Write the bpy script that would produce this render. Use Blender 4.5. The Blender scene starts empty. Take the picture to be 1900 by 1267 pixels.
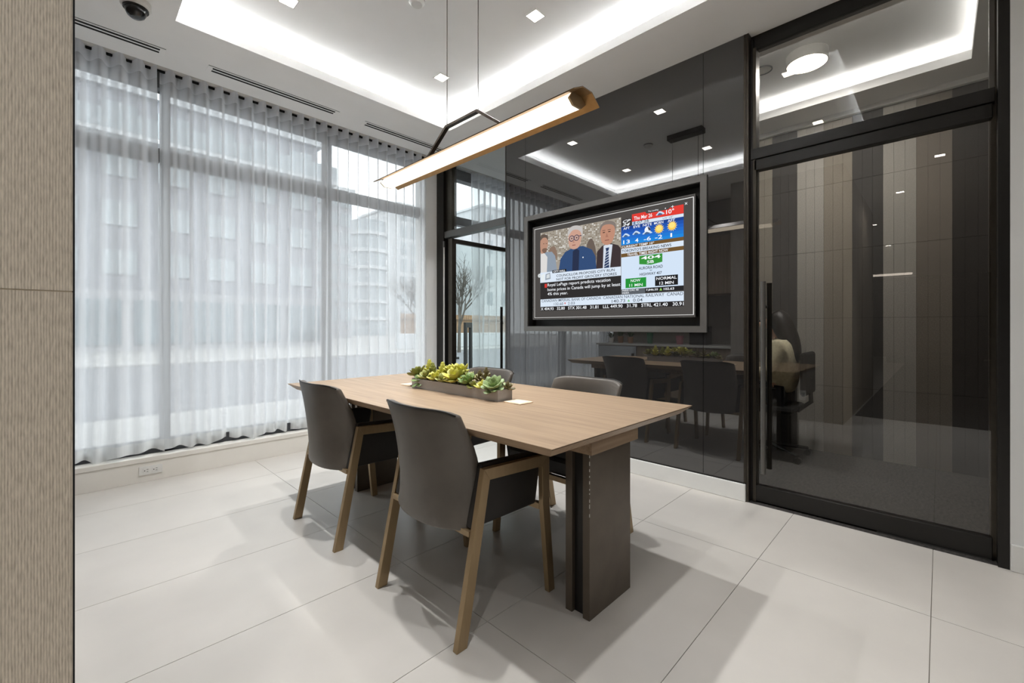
import bpy, bmesh, math, random
from mathutils import Vector, Matrix
random.seed(7)
S = bpy.context.scene
COL = S.collection
PI = math.pi

# ------------------------------------------------------------------ camera, world, exposure
YAW = math.atan2(794, 814)
cam_d = bpy.data.cameras.new('camera')
cam_d.sensor_width = 36.0
cam_d.lens = 36.0 * 814 / 1900
cam_d.shift_y = -26.5 / 1900
cam_d.clip_start = 0.02
cam_d.clip_end = 400
cam = bpy.data.objects.new('camera', cam_d)
COL.objects.link(cam)
cam.location = (0, 0, 1.13)
cam.rotation_euler = (PI / 2, 0, YAW - PI / 2)
S.camera = cam

W = bpy.data.worlds.new('overcast_sky')
S.world = W
W.use_nodes = True
bg = W.node_tree.nodes['Background']
bg.inputs[0].default_value = (0.93, 0.965, 1.0, 1)
bg.inputs[1].default_value = 1.22

S.view_settings.view_transform = 'Standard'
S.view_settings.look = 'None'
S.view_settings.gamma = 1
S.view_settings.use_curve_mapping = False
S.view_settings.exposure = 1.25
S.cycles.max_bounces = 12
S.cycles.transparent_max_bounces = 24
S.cycles.diffuse_bounces = 6
S.cycles.glossy_bounces = 5
S.cycles.sample_clamp_indirect = 15.0
S.cycles.caustics_reflective = False
S.cycles.caustics_refractive = False

DOWN_W = 5.4       # each recessed downlight
COVE_E = 11.0        # cove strip
PEND_E = 0.85        # pendant diffuser
LOBBY_W = 3.0  # each lobby downlight, including the added fill ones

# ------------------------------------------------------------------ helpers
def lin(c):
    r = []
    for v in c[:3]:
        v = v / 255.0
        r.append(v / 12.92 if v <= 0.04045 else ((v + 0.055) / 1.055) ** 2.4)
    return (r[0], r[1], r[2], 1)

MATS = {}
def mat(name, col, rough=0.5, metal=0.0, noise=None, bump=None, stretch=(1, 1, 1), spec=0.5, ior=None, col2=None, emit=None, coat=0.0):
    """procedural principled material; noise=(scale, amount) varies the colour, bump=(scale, strength) the relief"""
    if name in MATS: return MATS[name]
    m = bpy.data.materials.new(name); m.use_nodes = True
    nt = m.node_tree; N = nt.nodes; L = nt.links
    b = N['Principled BSDF']
    c = lin(col)
    b.inputs['Base Color'].default_value = c
    b.inputs['Roughness'].default_value = rough
    b.inputs['Metallic'].default_value = metal
    b.inputs['Specular IOR Level'].default_value = spec
    if ior: b.inputs['IOR'].default_value = ior
    if coat: b.inputs['Coat Weight'].default_value = coat
    tc = N.new('ShaderNodeTexCoord'); mp = N.new('ShaderNodeMapping')
    mp.inputs['Scale'].default_value = stretch
    L.new(tc.outputs['Object'], mp.inputs['Vector'])
    if noise is None: noise = (6.0, 0.05)
    nz = N.new('ShaderNodeTexNoise'); nz.inputs['Scale'].default_value = noise[0]; nz.inputs['Detail'].default_value = 6
    L.new(mp.outputs[0], nz.inputs['Vector'])
    rp = N.new('ShaderNodeValToRGB')
    if col2: a2, c2 = c, lin(col2)
    else:
        a2 = tuple(x * (1 - noise[1]) for x in c[:3]) + (1,)
        c2 = tuple(min(1, x * (1 + noise[1])) for x in c[:3]) + (1,)
    rp.color_ramp.elements[0].position = 0.32; rp.color_ramp.elements[1].position = 0.68
    rp.color_ramp.elements[0].color = a2; rp.color_ramp.elements[1].color = c2
    L.new(nz.outputs['Fac'], rp.inputs[0]); L.new(rp.outputs[0], b.inputs['Base Color'])
    if bump:
        n2 = N.new('ShaderNodeTexNoise'); n2.inputs['Scale'].default_value = bump[0]; n2.inputs['Detail'].default_value = 4
        L.new(mp.outputs[0], n2.inputs['Vector'])
        bp = N.new('ShaderNodeBump'); bp.inputs['Strength'].default_value = bump[1]; bp.inputs['Distance'].default_value = 0.002
        L.new(n2.outputs['Fac'], bp.inputs['Height']); L.new(bp.outputs[0], b.inputs['Normal'])
    if emit:
        b.inputs['Emission Color'].default_value = lin(emit[0]); b.inputs['Emission Strength'].default_value = emit[1]
    MATS[name] = m
    return m

def emission(name, col, strength):
    if name in MATS: return MATS[name]
    m = bpy.data.materials.new(name); m.use_nodes = True
    N = m.node_tree.nodes; N.clear()
    e = N.new('ShaderNodeEmission'); o = N.new('ShaderNodeOutputMaterial')
    e.inputs[0].default_value = lin(col); e.inputs[1].default_value = strength
    m.node_tree.links.new(e.outputs[0], o.inputs[0])
    MATS[name] = m
    return m

def pane(name, tint, ior=1.5, rough=0.0):
    """thin glass: tinted see-through plus fresnel reflection"""
    if name in MATS: return MATS[name]
    m = bpy.data.materials.new(name); m.use_nodes = True
    nt = m.node_tree; N = nt.nodes; L = nt.links; N.clear()
    o = N.new('ShaderNodeOutputMaterial'); t = N.new('ShaderNodeBsdfTransparent'); g = N.new('ShaderNodeBsdfGlossy')
    f = N.new('ShaderNodeFresnel'); mx = N.new('ShaderNodeMixShader')
    t.inputs[0].default_value = tint + (1,)
    g.inputs[0].default_value = (1, 1, 1, 1); g.inputs['Roughness'].default_value = rough
    f.inputs[0].default_value = ior
    ge = N.new('ShaderNodeNewGeometry'); iv = N.new('ShaderNodeMath'); iv.operation = 'SUBTRACT'; iv.inputs[0].default_value = 1.0
    mu = N.new('ShaderNodeMath'); mu.operation = 'MULTIPLY'          # the far face of the slab only lets light through
    L.new(ge.outputs['Backfacing'], iv.inputs[1]); L.new(iv.outputs[0], mu.inputs[0]); L.new(f.outputs[0], mu.inputs[1])
    L.new(mu.outputs[0], mx.inputs[0]); L.new(t.outputs[0], mx.inputs[1]); L.new(g.outputs[0], mx.inputs[2])
    L.new(mx.outputs[0], o.inputs[0])
    MATS[name] = m
    return m

def sheer(name, col, opacity):
    """woven sheer: thread fraction scatters light, the rest lets it through; denser when seen edge-on through the weave"""
    m = bpy.data.materials.new(name); m.use_nodes = True
    nt = m.node_tree; N = nt.nodes; L = nt.links; N.clear()
    o = N.new('ShaderNodeOutputMaterial'); t = N.new('ShaderNodeBsdfTransparent')
    d = N.new('ShaderNodeBsdfDiffuse'); tr = N.new('ShaderNodeBsdfTranslucent')
    m1 = N.new('ShaderNodeMixShader'); m2 = N.new('ShaderNodeMixShader'); lw = N.new('ShaderNodeLayerWeight')
    mr = N.new('ShaderNodeMapRange')
    tc = N.new('ShaderNodeTexCoord'); mp = N.new('ShaderNodeMapping'); nz = N.new('ShaderNodeTexNoise')
    mp.inputs['Scale'].default_value = (300, 300, 4)
    nz.inputs['Scale'].default_value = 1.0
    ad = N.new('ShaderNodeMath'); ad.operation = 'MULTIPLY_ADD'; ad.inputs[1].default_value = 0.12; ad.use_clamp = True
    d.inputs[0].default_value = lin(col); tr.inputs[0].default_value = lin(col)
    m1.inputs[0].default_value = 0.5
    lw.inputs[0].default_value = 0.5
    mr.inputs['To Min'].default_value = opacity - 0.06; mr.inputs['To Max'].default_value = min(0.97, opacity + 0.44)
    L.new(tc.outputs['Object'], mp.inputs[0]); L.new(mp.outputs[0], nz.inputs['Vector'])
    L.new(lw.outputs['Facing'], mr.inputs['Value'])
    L.new(nz.outputs['Fac'], ad.inputs[0]); L.new(mr.outputs[0], ad.inputs[2])
    L.new(d.outputs[0], m1.inputs[1]); L.new(tr.outputs[0], m1.inputs[2])
    L.new(ad.outputs[0], m2.inputs[0]); L.new(t.outputs[0], m2.inputs[1]); L.new(m1.outputs[0], m2.inputs[2])
    L.new(m2.outputs[0], o.inputs[0])
    MATS[name] = m
    return m

class MB:
    """mesh builder"""
    def __init__(s): s.v = []; s.f = []
    def add(s, vs, fs):
        n = len(s.v); s.v += [tuple(p) for p in vs]; s.f += [tuple(i + n for i in f) for f in fs]; return s
    def box(s, x0, x1, y0, y1, z0, z1):
        x0, x1 = min(x0, x1), max(x0, x1); y0, y1 = min(y0, y1), max(y0, y1); z0, z1 = min(z0, z1), max(z0, z1)
        return s.add([(x0,y0,z0),(x1,y0,z0),(x1,y1,z0),(x0,y1,z0),(x0,y0,z1),(x1,y0,z1),(x1,y1,z1),(x0,y1,z1)],
                     [(3,2,1,0),(4,5,6,7),(0,1,5,4),(1,2,6,5),(2,3,7,6),(3,0,4,7)])
    def prism(s, poly, axis, a, b):
        """extrude 2-D polygon along an axis: axis 'y' -> poly in (x,z); 'x' -> (y,z); 'z' -> (x,y)"""
        n = len(poly)
        def p3(p, t): return {'y': (p[0], t, p[1]), 'x': (t, p[0], p[1]), 'z': (p[0], p[1], t)}[axis]
        vs = [p3(p, a) for p in poly] + [p3(p, b) for p in poly]
        fs = [tuple(range(n)), tuple(range(2 * n - 1, n - 1, -1))]
        fs += [(i, i + n, (i + 1) % n + n, (i + 1) % n) for i in range(n)]
        return s.add(vs, fs)
    def tube(s, pts, r, n=8, caps=True):
        pts = [Vector(p) for p in pts]
        rs = r if isinstance(r, (list, tuple)) else [r] * len(pts)
        base = len(s.v); prev = None
        for i, p in enumerate(pts):
            d = (pts[min(i + 1, len(pts) - 1)] - pts[max(i - 1, 0)]).normalized()
            ref = Vector((0, 0, 1)) if abs(d.z) < 0.9 else Vector((1, 0, 0))
            u = d.cross(ref).normalized() if prev is None else (prev - d * prev.dot(d)).normalized()
            prev = u; w = d.cross(u)
            for k in range(n):
                a = 2 * PI * k / n
                s.v.append(tuple(p + (u * math.cos(a) + w * math.sin(a)) * rs[i]))
        for i in range(len(pts) - 1):
            for k in range(n):
                a = base + i * n + k; b = base + i * n + (k + 1) % n
                s.f.append((a, b, b + n, a + n))
        if caps:
            s.f.append(tuple(base + k for k in range(n - 1, -1, -1)))
            s.f.append(tuple(base + (len(pts) - 1) * n + k for k in range(n)))
        return s
    def lathe(s, prof, cx=0, cy=0, n=24):
        base = len(s.v)
        for r, z in prof:
            for k in range(n):
                a = 2 * PI * k / n
                s.v.append((cx + r * math.cos(a), cy + r * math.sin(a), z))
        for i in range(len(prof) - 1):
            for k in range(n):
                a = base + i * n + k; b = base + i * n + (k + 1) % n
                s.f.append((a, b, b + n, a + n))
        return s
    def grid(s, fn, nu, nv):
        base = len(s.v)
        for i in range(nu + 1):
            for j in range(nv + 1): s.v.append(tuple(fn(i / nu, j / nv)))
        for i in range(nu):
            for j in range(nv):
                a = base + i * (nv + 1) + j
                s.f.append((a, a + nv + 1, a + nv + 2, a + 1))
        return s
    def ball(s, c, r, n=12, m=8):
        rx, ry, rz = r if isinstance(r, (tuple, list)) else (r, r, r)
        def fn(u, v):
            a = 2 * PI * u; b = PI * v
            return (c[0] + rx * math.cos(a) * math.sin(b), c[1] + ry * math.sin(a) * math.sin(b), c[2] - rz * math.cos(b))
        return s.grid(fn, n, m)

def make(name, mb, m, parent=None, smooth=False, bevel=0, origin=None, weld=False, sub=0):
    me = bpy.data.meshes.new(name)
    vs = mb.v
    if origin is not None: vs = [(p[0] - origin[0], p[1] - origin[1], p[2] - origin[2]) for p in vs]
    me.from_pydata(vs, [], mb.f); me.update()
    bm = bmesh.new(); bm.from_mesh(me)
    if weld: bmesh.ops.remove_doubles(bm, verts=bm.verts, dist=1e-5)
    bmesh.ops.recalc_face_normals(bm, faces=bm.faces)
    bm.to_mesh(me); bm.free()
    if smooth:
        for p in me.polygons: p.use_smooth = True
    me.materials.append(m)
    o = bpy.data.objects.new(name, me); COL.objects.link(o)
    if parent is not None: o.parent = parent
    elif origin is not None: o.location = origin
    if bevel:
        b = o.modifiers.new('bevel', 'BEVEL'); b.width = bevel; b.segments = 2; b.limit_method = 'ANGLE'; b.angle_limit = math.radians(40)
    if sub:
        q = o.modifiers.new('sub', 'SUBSURF'); q.levels = sub; q.render_levels = sub
    return o

def part(root, name, mb, m, **k):
    """a part given in world coordinates, stored relative to its parent chain"""
    off = Vector((0, 0, 0)); p = root
    while p is not None: off += Vector(p.location); p = p.parent
    return make(name, mb, m, parent=root, origin=tuple(off), **k)

def tag(o, label, cat, group=None, kind=None):
    o['label'] = label; o['category'] = cat
    if group: o['group'] = group
    if kind: o['kind'] = kind
    return o

def thing(name, label, cat, loc, group=None, kind=None):
    o = bpy.data.objects.new(name, None); COL.objects.link(o)
    o.location = loc; o.empty_display_size = 0.1
    return tag(o, label, cat, group, kind)

def struct(name, mb, m, label, cat, **k):
    o = make(name, mb, m, **k)
    return tag(o, label, cat, kind='structure')

def copy_tree(o, parent=None):
    c = o.copy(); COL.objects.link(c)
    if parent is not None: c.parent = parent
    for ch in list(o.children): copy_tree(ch, c)
    return c

def area(name, loc, size, watts, col=(0.975, 0.988, 1.0), rot=(0, 0, 0), spread=PI, parent=None, sy=None):
    l = bpy.data.lights.new(name, 'AREA'); l.energy = watts; l.color = col; l.size = size * 0.75; l.spread = spread
    if sy: l.shape = 'RECTANGLE'; l.size_y = sy
    o = bpy.data.objects.new(name, l); COL.objects.link(o)
    if parent: o.parent = parent; o.location = Vector(loc) - Vector(parent.location)
    else: o.location = loc
    o.rotation_euler = rot
    return o

# ------------------------------------------------------------------ materials
M_ceil = mat('ceiling_paint', (247, 247, 246), 0.85, noise=(3, 0.02))
M_wall = mat('wall_paint', (222, 222, 220), 0.8, noise=(3, 0.02), bump=(220, 0.05))
M_sill = mat('sill_paint', (232, 228, 220), 0.45, noise=(4, 0.03))
M_black = mat('black_aluminium', (32, 30, 28), 0.38, 0.3, noise=(30, 0.08))
M_bronze_frame = mat('dark_bronze_aluminium', (74, 69, 62), 0.35, 0.8, noise=(20, 0.08))
M_mull = mat('grey_aluminium', (112, 112, 112), 0.45, 0.4, noise=(12, 0.06))
M_dark = mat('dark_void', (12, 12, 12), 0.9)
M_led = emission('cove_led', (250, 252, 255), COVE_E)
M_white_pl = mat('white_plastic', (225, 224, 220), 0.4, noise=(8, 0.02))
M_grille = mat('grille_white', (214, 214, 212), 0.6, noise=(8, 0.02))

def tile_mat():
    m = mat('porcelain_tile', (200, 195, 188), 0.34, noise=(2.2, 0.05), bump=(60, 0.02))
    N = m.node_tree.nodes; L = m.node_tree.links
    b = N['Principled BSDF']; rp = [n for n in N if n.type == 'VALTORGB'][0]
    oi = N.new('ShaderNodeObjectInfo'); mr = N.new('ShaderNodeMapRange'); mx = N.new('ShaderNodeMix'); mx.data_type = 'RGBA'; mx.blend_type = 'MULTIPLY'
    mr.inputs['To Min'].default_value = 0.955; mr.inputs['To Max'].default_value = 1.0
    cc = N.new('ShaderNodeCombineColor')
    L.new(oi.outputs['Random'], mr.inputs['Value'])
    for i in range(3): L.new(mr.outputs[0], cc.inputs[i])
    mx.inputs[0].default_value = 1.0
    L.new(rp.outputs[0], mx.inputs[6]); L.new(cc.outputs[0], mx.inputs[7]); L.new(mx.outputs[2], b.inputs['Base Color'])
    return m
M_tile = tile_mat()
M_grout = mat('grout', (128, 122, 114), 0.9)

def wood_mat(name, c1, c2, axis='y', scale=1.0, rough=0.45):
    st = {'y': (34 * scale, 1.5 * scale, 34 * scale), 'x': (1.5 * scale, 34 * scale, 34 * scale), 'z': (22 * scale, 22 * scale, 1.0 * scale)}[axis]
    return mat(name, c1, rough, noise=(1.6, 0), col2=c2, stretch=st, bump=(3, 0.06))
M_oak = wood_mat('light_oak', (142, 119, 95), (164, 140, 114), 'y', 1.0, 0.42)
M_oak_end = wood_mat('light_oak_end', (138, 114, 90), (168, 144, 118), 'x', 1.0, 0.45)
M_kitchen = wood_mat('kitchen_veneer', (112, 98, 84), (134, 118, 102), 'z', 1.2, 0.5)

def panel_wood():
    """straight-grained ribbed veneer of the column: fine vertical ribs with broken edges"""
    m = bpy.data.materials.new('ribbed_veneer'); m.use_nodes = True
    nt = m.node_tree; N = nt.nodes; L = nt.links; b = N['Principled BSDF']
    tc = N.new('ShaderNodeTexCoord'); mp = N.new('ShaderNodeMapping')
    mp.inputs['Scale'].default_value = (1, 1, 0.16)
    nz = N.new('ShaderNodeTexNoise'); nz.inputs['Scale'].default_value = 420; nz.inputs['Detail'].default_value = 3
    wv = N.new('ShaderNodeTexWave'); wv.wave_type = 'BANDS'; wv.bands_direction = 'X'
    wv.inputs['Scale'].default_value = 118; wv.inputs['Distortion'].default_value = 2.6; wv.inputs['Detail'].default_value = 2; wv.inputs['Detail Scale'].default_value = 0.8
    mp2 = N.new('ShaderNodeMapping'); mp2.inputs['Scale'].default_value = (1, 1, 0.22)
    L.new(tc.outputs['Object'], mp.inputs[0]); L.new(tc.outputs['Object'], mp2.inputs[0])
    L.new(mp.outputs[0], nz.inputs['Vector']); L.new(mp2.outputs[0], wv.inputs['Vector'])
    mx = N.new('ShaderNodeMath'); mx.operation = 'MULTIPLY_ADD'; mx.inputs[1].default_value = 0.35
    L.new(wv.outputs['Fac'], mx.inputs[0]); L.new(nz.outputs['Fac'], mx.inputs[2])
    rp = N.new('ShaderNodeValToRGB')
    rp.color_ramp.elements[0].position = 0.32; rp.color_ramp.elements[0].color = lin((158, 146, 130))
    rp.color_ramp.elements[1].position = 0.95; rp.color_ramp.elements[1].color = lin((214, 201, 182))
    L.new(mx.outputs[0], rp.inputs[0]); L.new(rp.outputs[0], b.inputs['Base Color'])
    bp = N.new('ShaderNodeBump'); bp.inputs['Strength'].default_value = 0.5; bp.inputs['Distance'].default_value = 0.001
    L.new(mx.outputs[0], bp.inputs['Height']); L.new(bp.outputs[0], b.inputs['Normal'])
    b.inputs['Roughness'].default_value = 0.6
    return m
M_panel = panel_wood()

M_glasswall = mat('smoked_back_painted_glass', (38, 37, 37), 0.015, noise=(2, 0.03), ior=2.2, spec=0.5)
M_doorglass = pane('tinted_door_glass', (0.88, 0.86, 0.83), 1.75)
M_window = pane('window_glass', (0.965, 0.985, 0.98), 1.2)
M_leafglass = pane('open_door_glass', (0.88, 0.92, 0.91), 1.3)
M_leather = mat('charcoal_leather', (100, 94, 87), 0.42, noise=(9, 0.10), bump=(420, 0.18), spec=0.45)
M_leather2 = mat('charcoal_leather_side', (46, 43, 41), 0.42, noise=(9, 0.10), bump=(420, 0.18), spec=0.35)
M_brass = mat('brushed_bronze', (158, 135, 102), 0.38, 0.45, noise=(60, 0.05), stretch=(1, 1, 0.15))
M_legblack = mat('gunmetal_laminate', (92, 82, 71), 0.36, 0.35, noise=(14, 0.08))
M_sheer = sheer('white_sheer', (240, 241, 243), 0.52)
M_sheer2 = sheer('white_sheer_hem', (240, 240, 238), 0.6)
M_header = sheer('curtain_header_tape', (246, 247, 250), 0.90)

# ------------------------------------------------------------------ key dimensions
XG = 3.092      # face of the smoked glass wall
CZ = 3.028      # soffit height
TZ = 3.195      # tray ceiling
YW = 4.16       # face of the low wall under the window
YG = 4.32       # window plane
XD = 3.15       # door plane

# ------------------------------------------------------------------ floor
floor = struct('floor', MB().box(-16, XG, -6.0, 4.40, -0.05, -0.0035), M_grout, 'pale beige large format porcelain tile floor with thin grey joints', 'floor')
g = 0.0012
xs = [-3.74, -2.52, -1.30, -0.08, 1.14, 2.37, XG]
ys = [0.025 + 0.6095 * k for k in range(-3, 7)] + [YW]
for i in range(len(xs) - 1):
    for j in range(len(ys) - 1):
        make('tile', MB().box(xs[i] + g, xs[i + 1] - g, ys[j] + g, ys[j + 1] - g, -0.0035, 0), M_tile, parent=floor)
# rest of the floor behind the camera, only seen in reflections
make('tile', MB().box(-16, -3.74 - g, -6, 4.16, -0.0035, 0), M_tile, parent=floor)
make('tile', MB().box(-3.74 + g, XG, -6, ys[0] - g, -0.0035, 0), M_tile, parent=floor)
M_carpet = mat('charcoal_carpet', (58, 55, 52), 0.95, noise=(70, 0.5), bump=(300, 0.6), stretch=(0.35, 1, 1))
tag(make('carpet_runner', MB().box(-15.5, -0.75, -3.0, 0.78, 0, 0.006), M_carpet), 'dark charcoal carpet laid on the lobby tiles behind the table', 'carpet')
floor_office = struct('floor_office', MB().box(XG + 0.001, 5.0, -2.0, 4.40, -0.05, 0.0), M_carpet, 'charcoal streaky carpet floor of the room behind the glass door', 'floor')

# ------------------------------------------------------------------ ceiling with lit tray
TX0, TX1, TY0, TY1 = 0.489, 2.615, 0.50, 3.392
def soffit_with_hole(x0, x1, y0, y1, hx0, hx1, hy0, hy1, z0, z1):
    b = MB()
    b.box(x0, hx0, y0, y1, z0, z1); b.box(hx1, x1, y0, y1, z0, z1)
    b.box(hx0, hx1, y0, hy0, z0, z1); b.box(hx0, hx1, hy1, y1, z0, z1)
    return b
G = 0.12     # cove gap outside the lip
ceiling = struct('ceiling', soffit_with_hole(-16, 3.20, -6, 4.05, TX0 - G, TX1 + G, TY0 - G, TY1 + G, CZ, 3.30), M_ceil, 'white painted ceiling with recessed cove lit tray above the table', 'ceiling')
b = MB(); b.box(TX0 - G, TX1 + G, TY0 - G, TY1 + G, TZ, 3.30)
make('tray_ceiling', b, M_ceil, parent=ceiling)
ZL = 3.094
def cove(X0, X1, Y0, Y1, par):
    """channel floor and upright lip around a tray opening"""
    f = 0.012; b = MB()
    b.box(X0 - G, X0 - f, Y0 - G, Y1 + G, CZ, CZ + 0.015); b.box(X1 + f, X1 + G, Y0 - G, Y1 + G, CZ, CZ + 0.015)
    b.box(X0 - f, X1 + f, Y0 - G, Y0 - f, CZ, CZ + 0.015); b.box(X0 - f, X1 + f, Y1 + f, Y1 + G, CZ, CZ + 0.015)
    b.box(X0 - f, X0, Y0 - f, Y1 + f, CZ, ZL); b.box(X1, X1 + f, Y0 - f, Y1 + f, CZ, ZL)
    b.box(X0, X1, Y0 - f, Y0, CZ, ZL); b.box(X0, X1, Y1, Y1 + f, CZ, ZL)
    make('cove_lip', b, M_ceil, parent=par)
cove(TX0, TX1, TY0, TY1, ceiling)
for (a0, a1, c0, c1) in ((TX0 - 0.075, TX0 - 0.05, TY0, TY1), (TX1 + 0.05, TX1 + 0.075, TY0, TY1), (TX0, TX1, TY0 - 0.075, TY0 - 0.05), (TX0, TX1, TY1 + 0.05, TY1 + 0.075)):
    make('led_strip', MB().box(a0, a1, c0, c1, CZ + 0.016, CZ + 0.03), M_led, parent=ceiling)
# pocket for the curtain track
b = MB(); b.box(-6, 4.9, 4.05, 4.60, 3.10, 3.30); b.box(-6, 3.2, 4.05, 4.055, CZ, 3.10)
make('curtain_pocket', b, M_ceil, parent=ceiling)

# office ceiling and tray
OX0, OX1, OY0, OY1 = 3.42, 4.485, -0.16, 3.3
ceil_o = struct('ceiling_office', soffit_with_hole(3.20, 5.0, -2.0, 4.05, OX0 - G, OX1 + G, OY0 - G, OY1 + G, CZ, 3.30), M_ceil, 'white ceiling of the room behind the glass door with a lit cove', 'ceiling')
make('tray_ceiling', MB().box(OX0 - G, OX1 + G, OY0 - G, OY1 + G, TZ, 3.30), M_ceil, parent=ceil_o)
cove(OX0, OX1, OY0, OY1, ceil_o)
for (a0, a1, c0, c1) in ((OX1 + 0.03, OX1 + 0.055, OY0, OY1), (OX0, OX1, OY0 - 0.055, OY0 - 0.03), (OX0 - 0.055, OX0 - 0.03, OY0, OY1)):
    make('led_strip', MB().box(a0, a1, c0, c1, CZ + 0.016, CZ + 0.03), emission('office_cove_led', (250, 252, 255), 5.0), parent=ceil_o)

# ------------------------------------------------------------------ smoked glass wall, doors, right wall
NY0, NY1, NZ0, NZ1 = 1.187, 2.796, 1.138, 2.135      # niche opening for the screen
b = MB(); xb0, xb1 = XG + 0.012, 3.198
b.box(xb0, xb1, 0.915, NY0, 0, CZ); b.box(xb0, xb1, NY1, 3.09, 0, CZ); b.box(xb0, xb1, NY0, NY1, 0, NZ0); b.box(xb0, xb1, NY0, NY1, NZ1, CZ)
wall_glass = struct('wall_glass', b, M_black, 'smoked reflective glass panel wall carrying the screen', 'wall')
for (y0, y1, z0, z1) in ((0.913, 1.1685, 0.122, CZ - 0.001), (1.1715, 2.8345, 0.122, NZ0 - 0.01), (1.1715, 2.8345, NZ1 + 0.01, CZ - 0.001), (2.8375, 3.0975, 0.122, CZ - 0.001)):
    make('glass_panel', MB().box(XG, XG + 0.012, y0, y1, z0, z1), M_glasswall, parent=wall_glass)
make('edge_trim', MB().box(XG - 0.002, 3.20, 0.898, 0.912, 0.12, CZ - 0.001), M_bronze_frame, parent=wall_glass)
make('edge_trim', MB().box(XG - 0.002, 3.20, 3.098, 3.108, 0.0, CZ - 0.001), M_bronze_frame, parent=wall_glass)
make('bottom_trim', MB().box(XG - 0.001, XG + 0.012, 0.912, 3.09, 0.112, 0.1215), M_black, parent=wall_glass)
struct('baseboard_glass', MB().box(XG - 0.012, XG + 0.012, 0.9, 3.098, 0, 0.112), M_white_pl, 'white baseboard below the smoked glass wall', 'baseboard', bevel=0.004)
# wall above the glass line, right white wall
struct('wall_right', MB().box(XG - 0.012, 3.25, -6.0, -0.234, 0, CZ), M_wall, 'white painted wall to the side of the black door frame', 'wall')
struct('baseboard_right', MB().box(XG - 0.026, XG - 0.012, -6.0, -0.236, 0, 0.124), M_white_pl, 'white baseboard of the plain white wall', 'baseboard', bevel=0.003)

# door_1: sliding glass door with transom
d1 = thing('door_1', 'tall tinted glass door in a black metal frame with transom light above', 'door', (XD, 0.34, 0), kind='structure')
b = MB().box(XG + 0.0, 3.20, 0.884, 0.897, 0, CZ); part(d1, 'jamb', b, M_bronze_frame)
b = MB().box(XD - 0.012, 3.20, 0.868, 0.884, 0, CZ - 0.03); part(d1, 'jamb', b, M_black)
b = MB().box(XD - 0.022, 3.20, 0.850, 0.868, 0, CZ - 0.09); part(d1, 'jamb', b, M_bronze_frame)
b = MB().box(XG - 0.012, 3.20, -0.2335, -0.196, 0, CZ); part(d1, 'jamb', b, M_black)
b = MB().box(XD + 0.01, 3.20, -0.196, -0.172, 0, CZ - 0.03); part(d1, 'jamb', b, M_bronze_frame)
b = MB().box(XD, 3.20, -0.196, 0.884, 2.935, CZ - 0.001); part(d1, 'head_frame', b, M_black)
b = MB().box(XD - 0.03, 3.20, -0.190, 0.880, 2.215, 2.283); part(d1, 'transom_rail', b, M_black, bevel=0.003)
b = MB().box(XD + 0.008, XD + 0.02, -0.19, 0.86, 2.26, 2.95); part(d1, 'transom_glass', b, M_doorglass)
lf = MB().box(XD + 0.008, XD + 0.02, -0.178, 0.86, 0.10, 2.16)
leaf = part(d1, 'door_glass', lf, M_doorglass)
part(d1, 'top_rail', MB().box(XD - 0.022, XD + 0.035, -0.182, 0.862, 2.143, 2.211), M_black, bevel=0.003)
part(d1, 'bottom_rail', MB().box(XD - 0.018, XD + 0.035, -0.182, 0.866, 0.008, 0.110), M_black, bevel=0.003)
part(d1, 'stile', MB().box(XD - 0.002, XD + 0.03, 0.845, 0.862, 0.10, 2.15), M_bronze_frame)
part(d1, 'floor_seal', MB().box(XD - 0.012, XD + 0.01, -0.18, 0.25, 0.0005, 0.010), M_mull)
hm = mat('gunmetal_tube', (112, 110, 106), 0.42, 0.7, noise=(20, 0.05))
h = MB().tube([(3.085, 0.798, 0.205), (3.085, 0.798, 1.418)], 0.0155, 14)
hd = part(d1, 'pull_handle', h, hm, smooth=False)
part(hd, 'standoff', MB().tube([(3.085, 0.798, 1.26), (XD + 0.01, 0.798, 1.26)], 0.009, 10), M_black)
part(hd, 'standoff', MB().tube([(3.085, 0.798, 0.36), (XD + 0.01, 0.798, 0.36)], 0.009, 10), M_black)
h = MB().tube([(3.225, 0.798, 0.205), (3.225, 0.798, 1.418)], 0.0155, 14)
part(d1, 'pull_handle', h, M_black)

# door_2: opening by the window with an open glass leaf
d2 = thing('door_2', 'open glass door leaf with dark frame between window wall and smoked glass', 'door', (XG, 4.05, 0), kind='structure')
part(d2, 'jamb', MB().box(XG - 0.02, 3.20, 4.10, 4.235, 0, CZ), M_black)
part(d2, 'jamb', MB().box(XG + 0.01, 3.17, 3.985, 4.10, 2.16, CZ - 0.001), M_bronze_frame)
part(d2, 'transom_rail', MB().box(XG - 0.01, 3.17, 3.108, 4.10, 2.157, 2.232), mat('grey_rail', (92, 92, 90), 0.4, 0.5), bevel=0.003)
part(d2, 'head_frame', MB().box(XG + 0.01, 3.17, 3.108, 4.10, 2.985, CZ - 0.001), M_black)
part(d2, 'transom_glass', MB().box(XG + 0.03, XG + 0.042, 3.108, 3.99, 2.232, 2.99), pane('transom_glass_mat', (0.86, 0.88, 0.88), 1.6))
part(d2, 'stile', MB().box(3.105, 3.165, 3.985, 4.055, 0.01, 2.145), M_bronze_frame)
part(d2, 'door_glass', MB().box(3.165, 3.99, 4.015, 4.027, 0.10, 2.11), M_leafglass)
part(d2, 'top_rail', MB().box(3.165, 3.99, 4.0, 4.042, 2.100, 2.150), M_bronze_frame, bevel=0.002)
part(d2, 'bottom_rail', MB().box(3.165, 3.99, 4.0, 4.042, 0.01, 0.10), M_black)
hh = part(d2, 'pull_handle', MB().tube([(3.865, 3.955, 0.20), (3.865, 3.955, 1.385)], 0.017, 12), M_black)
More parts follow.
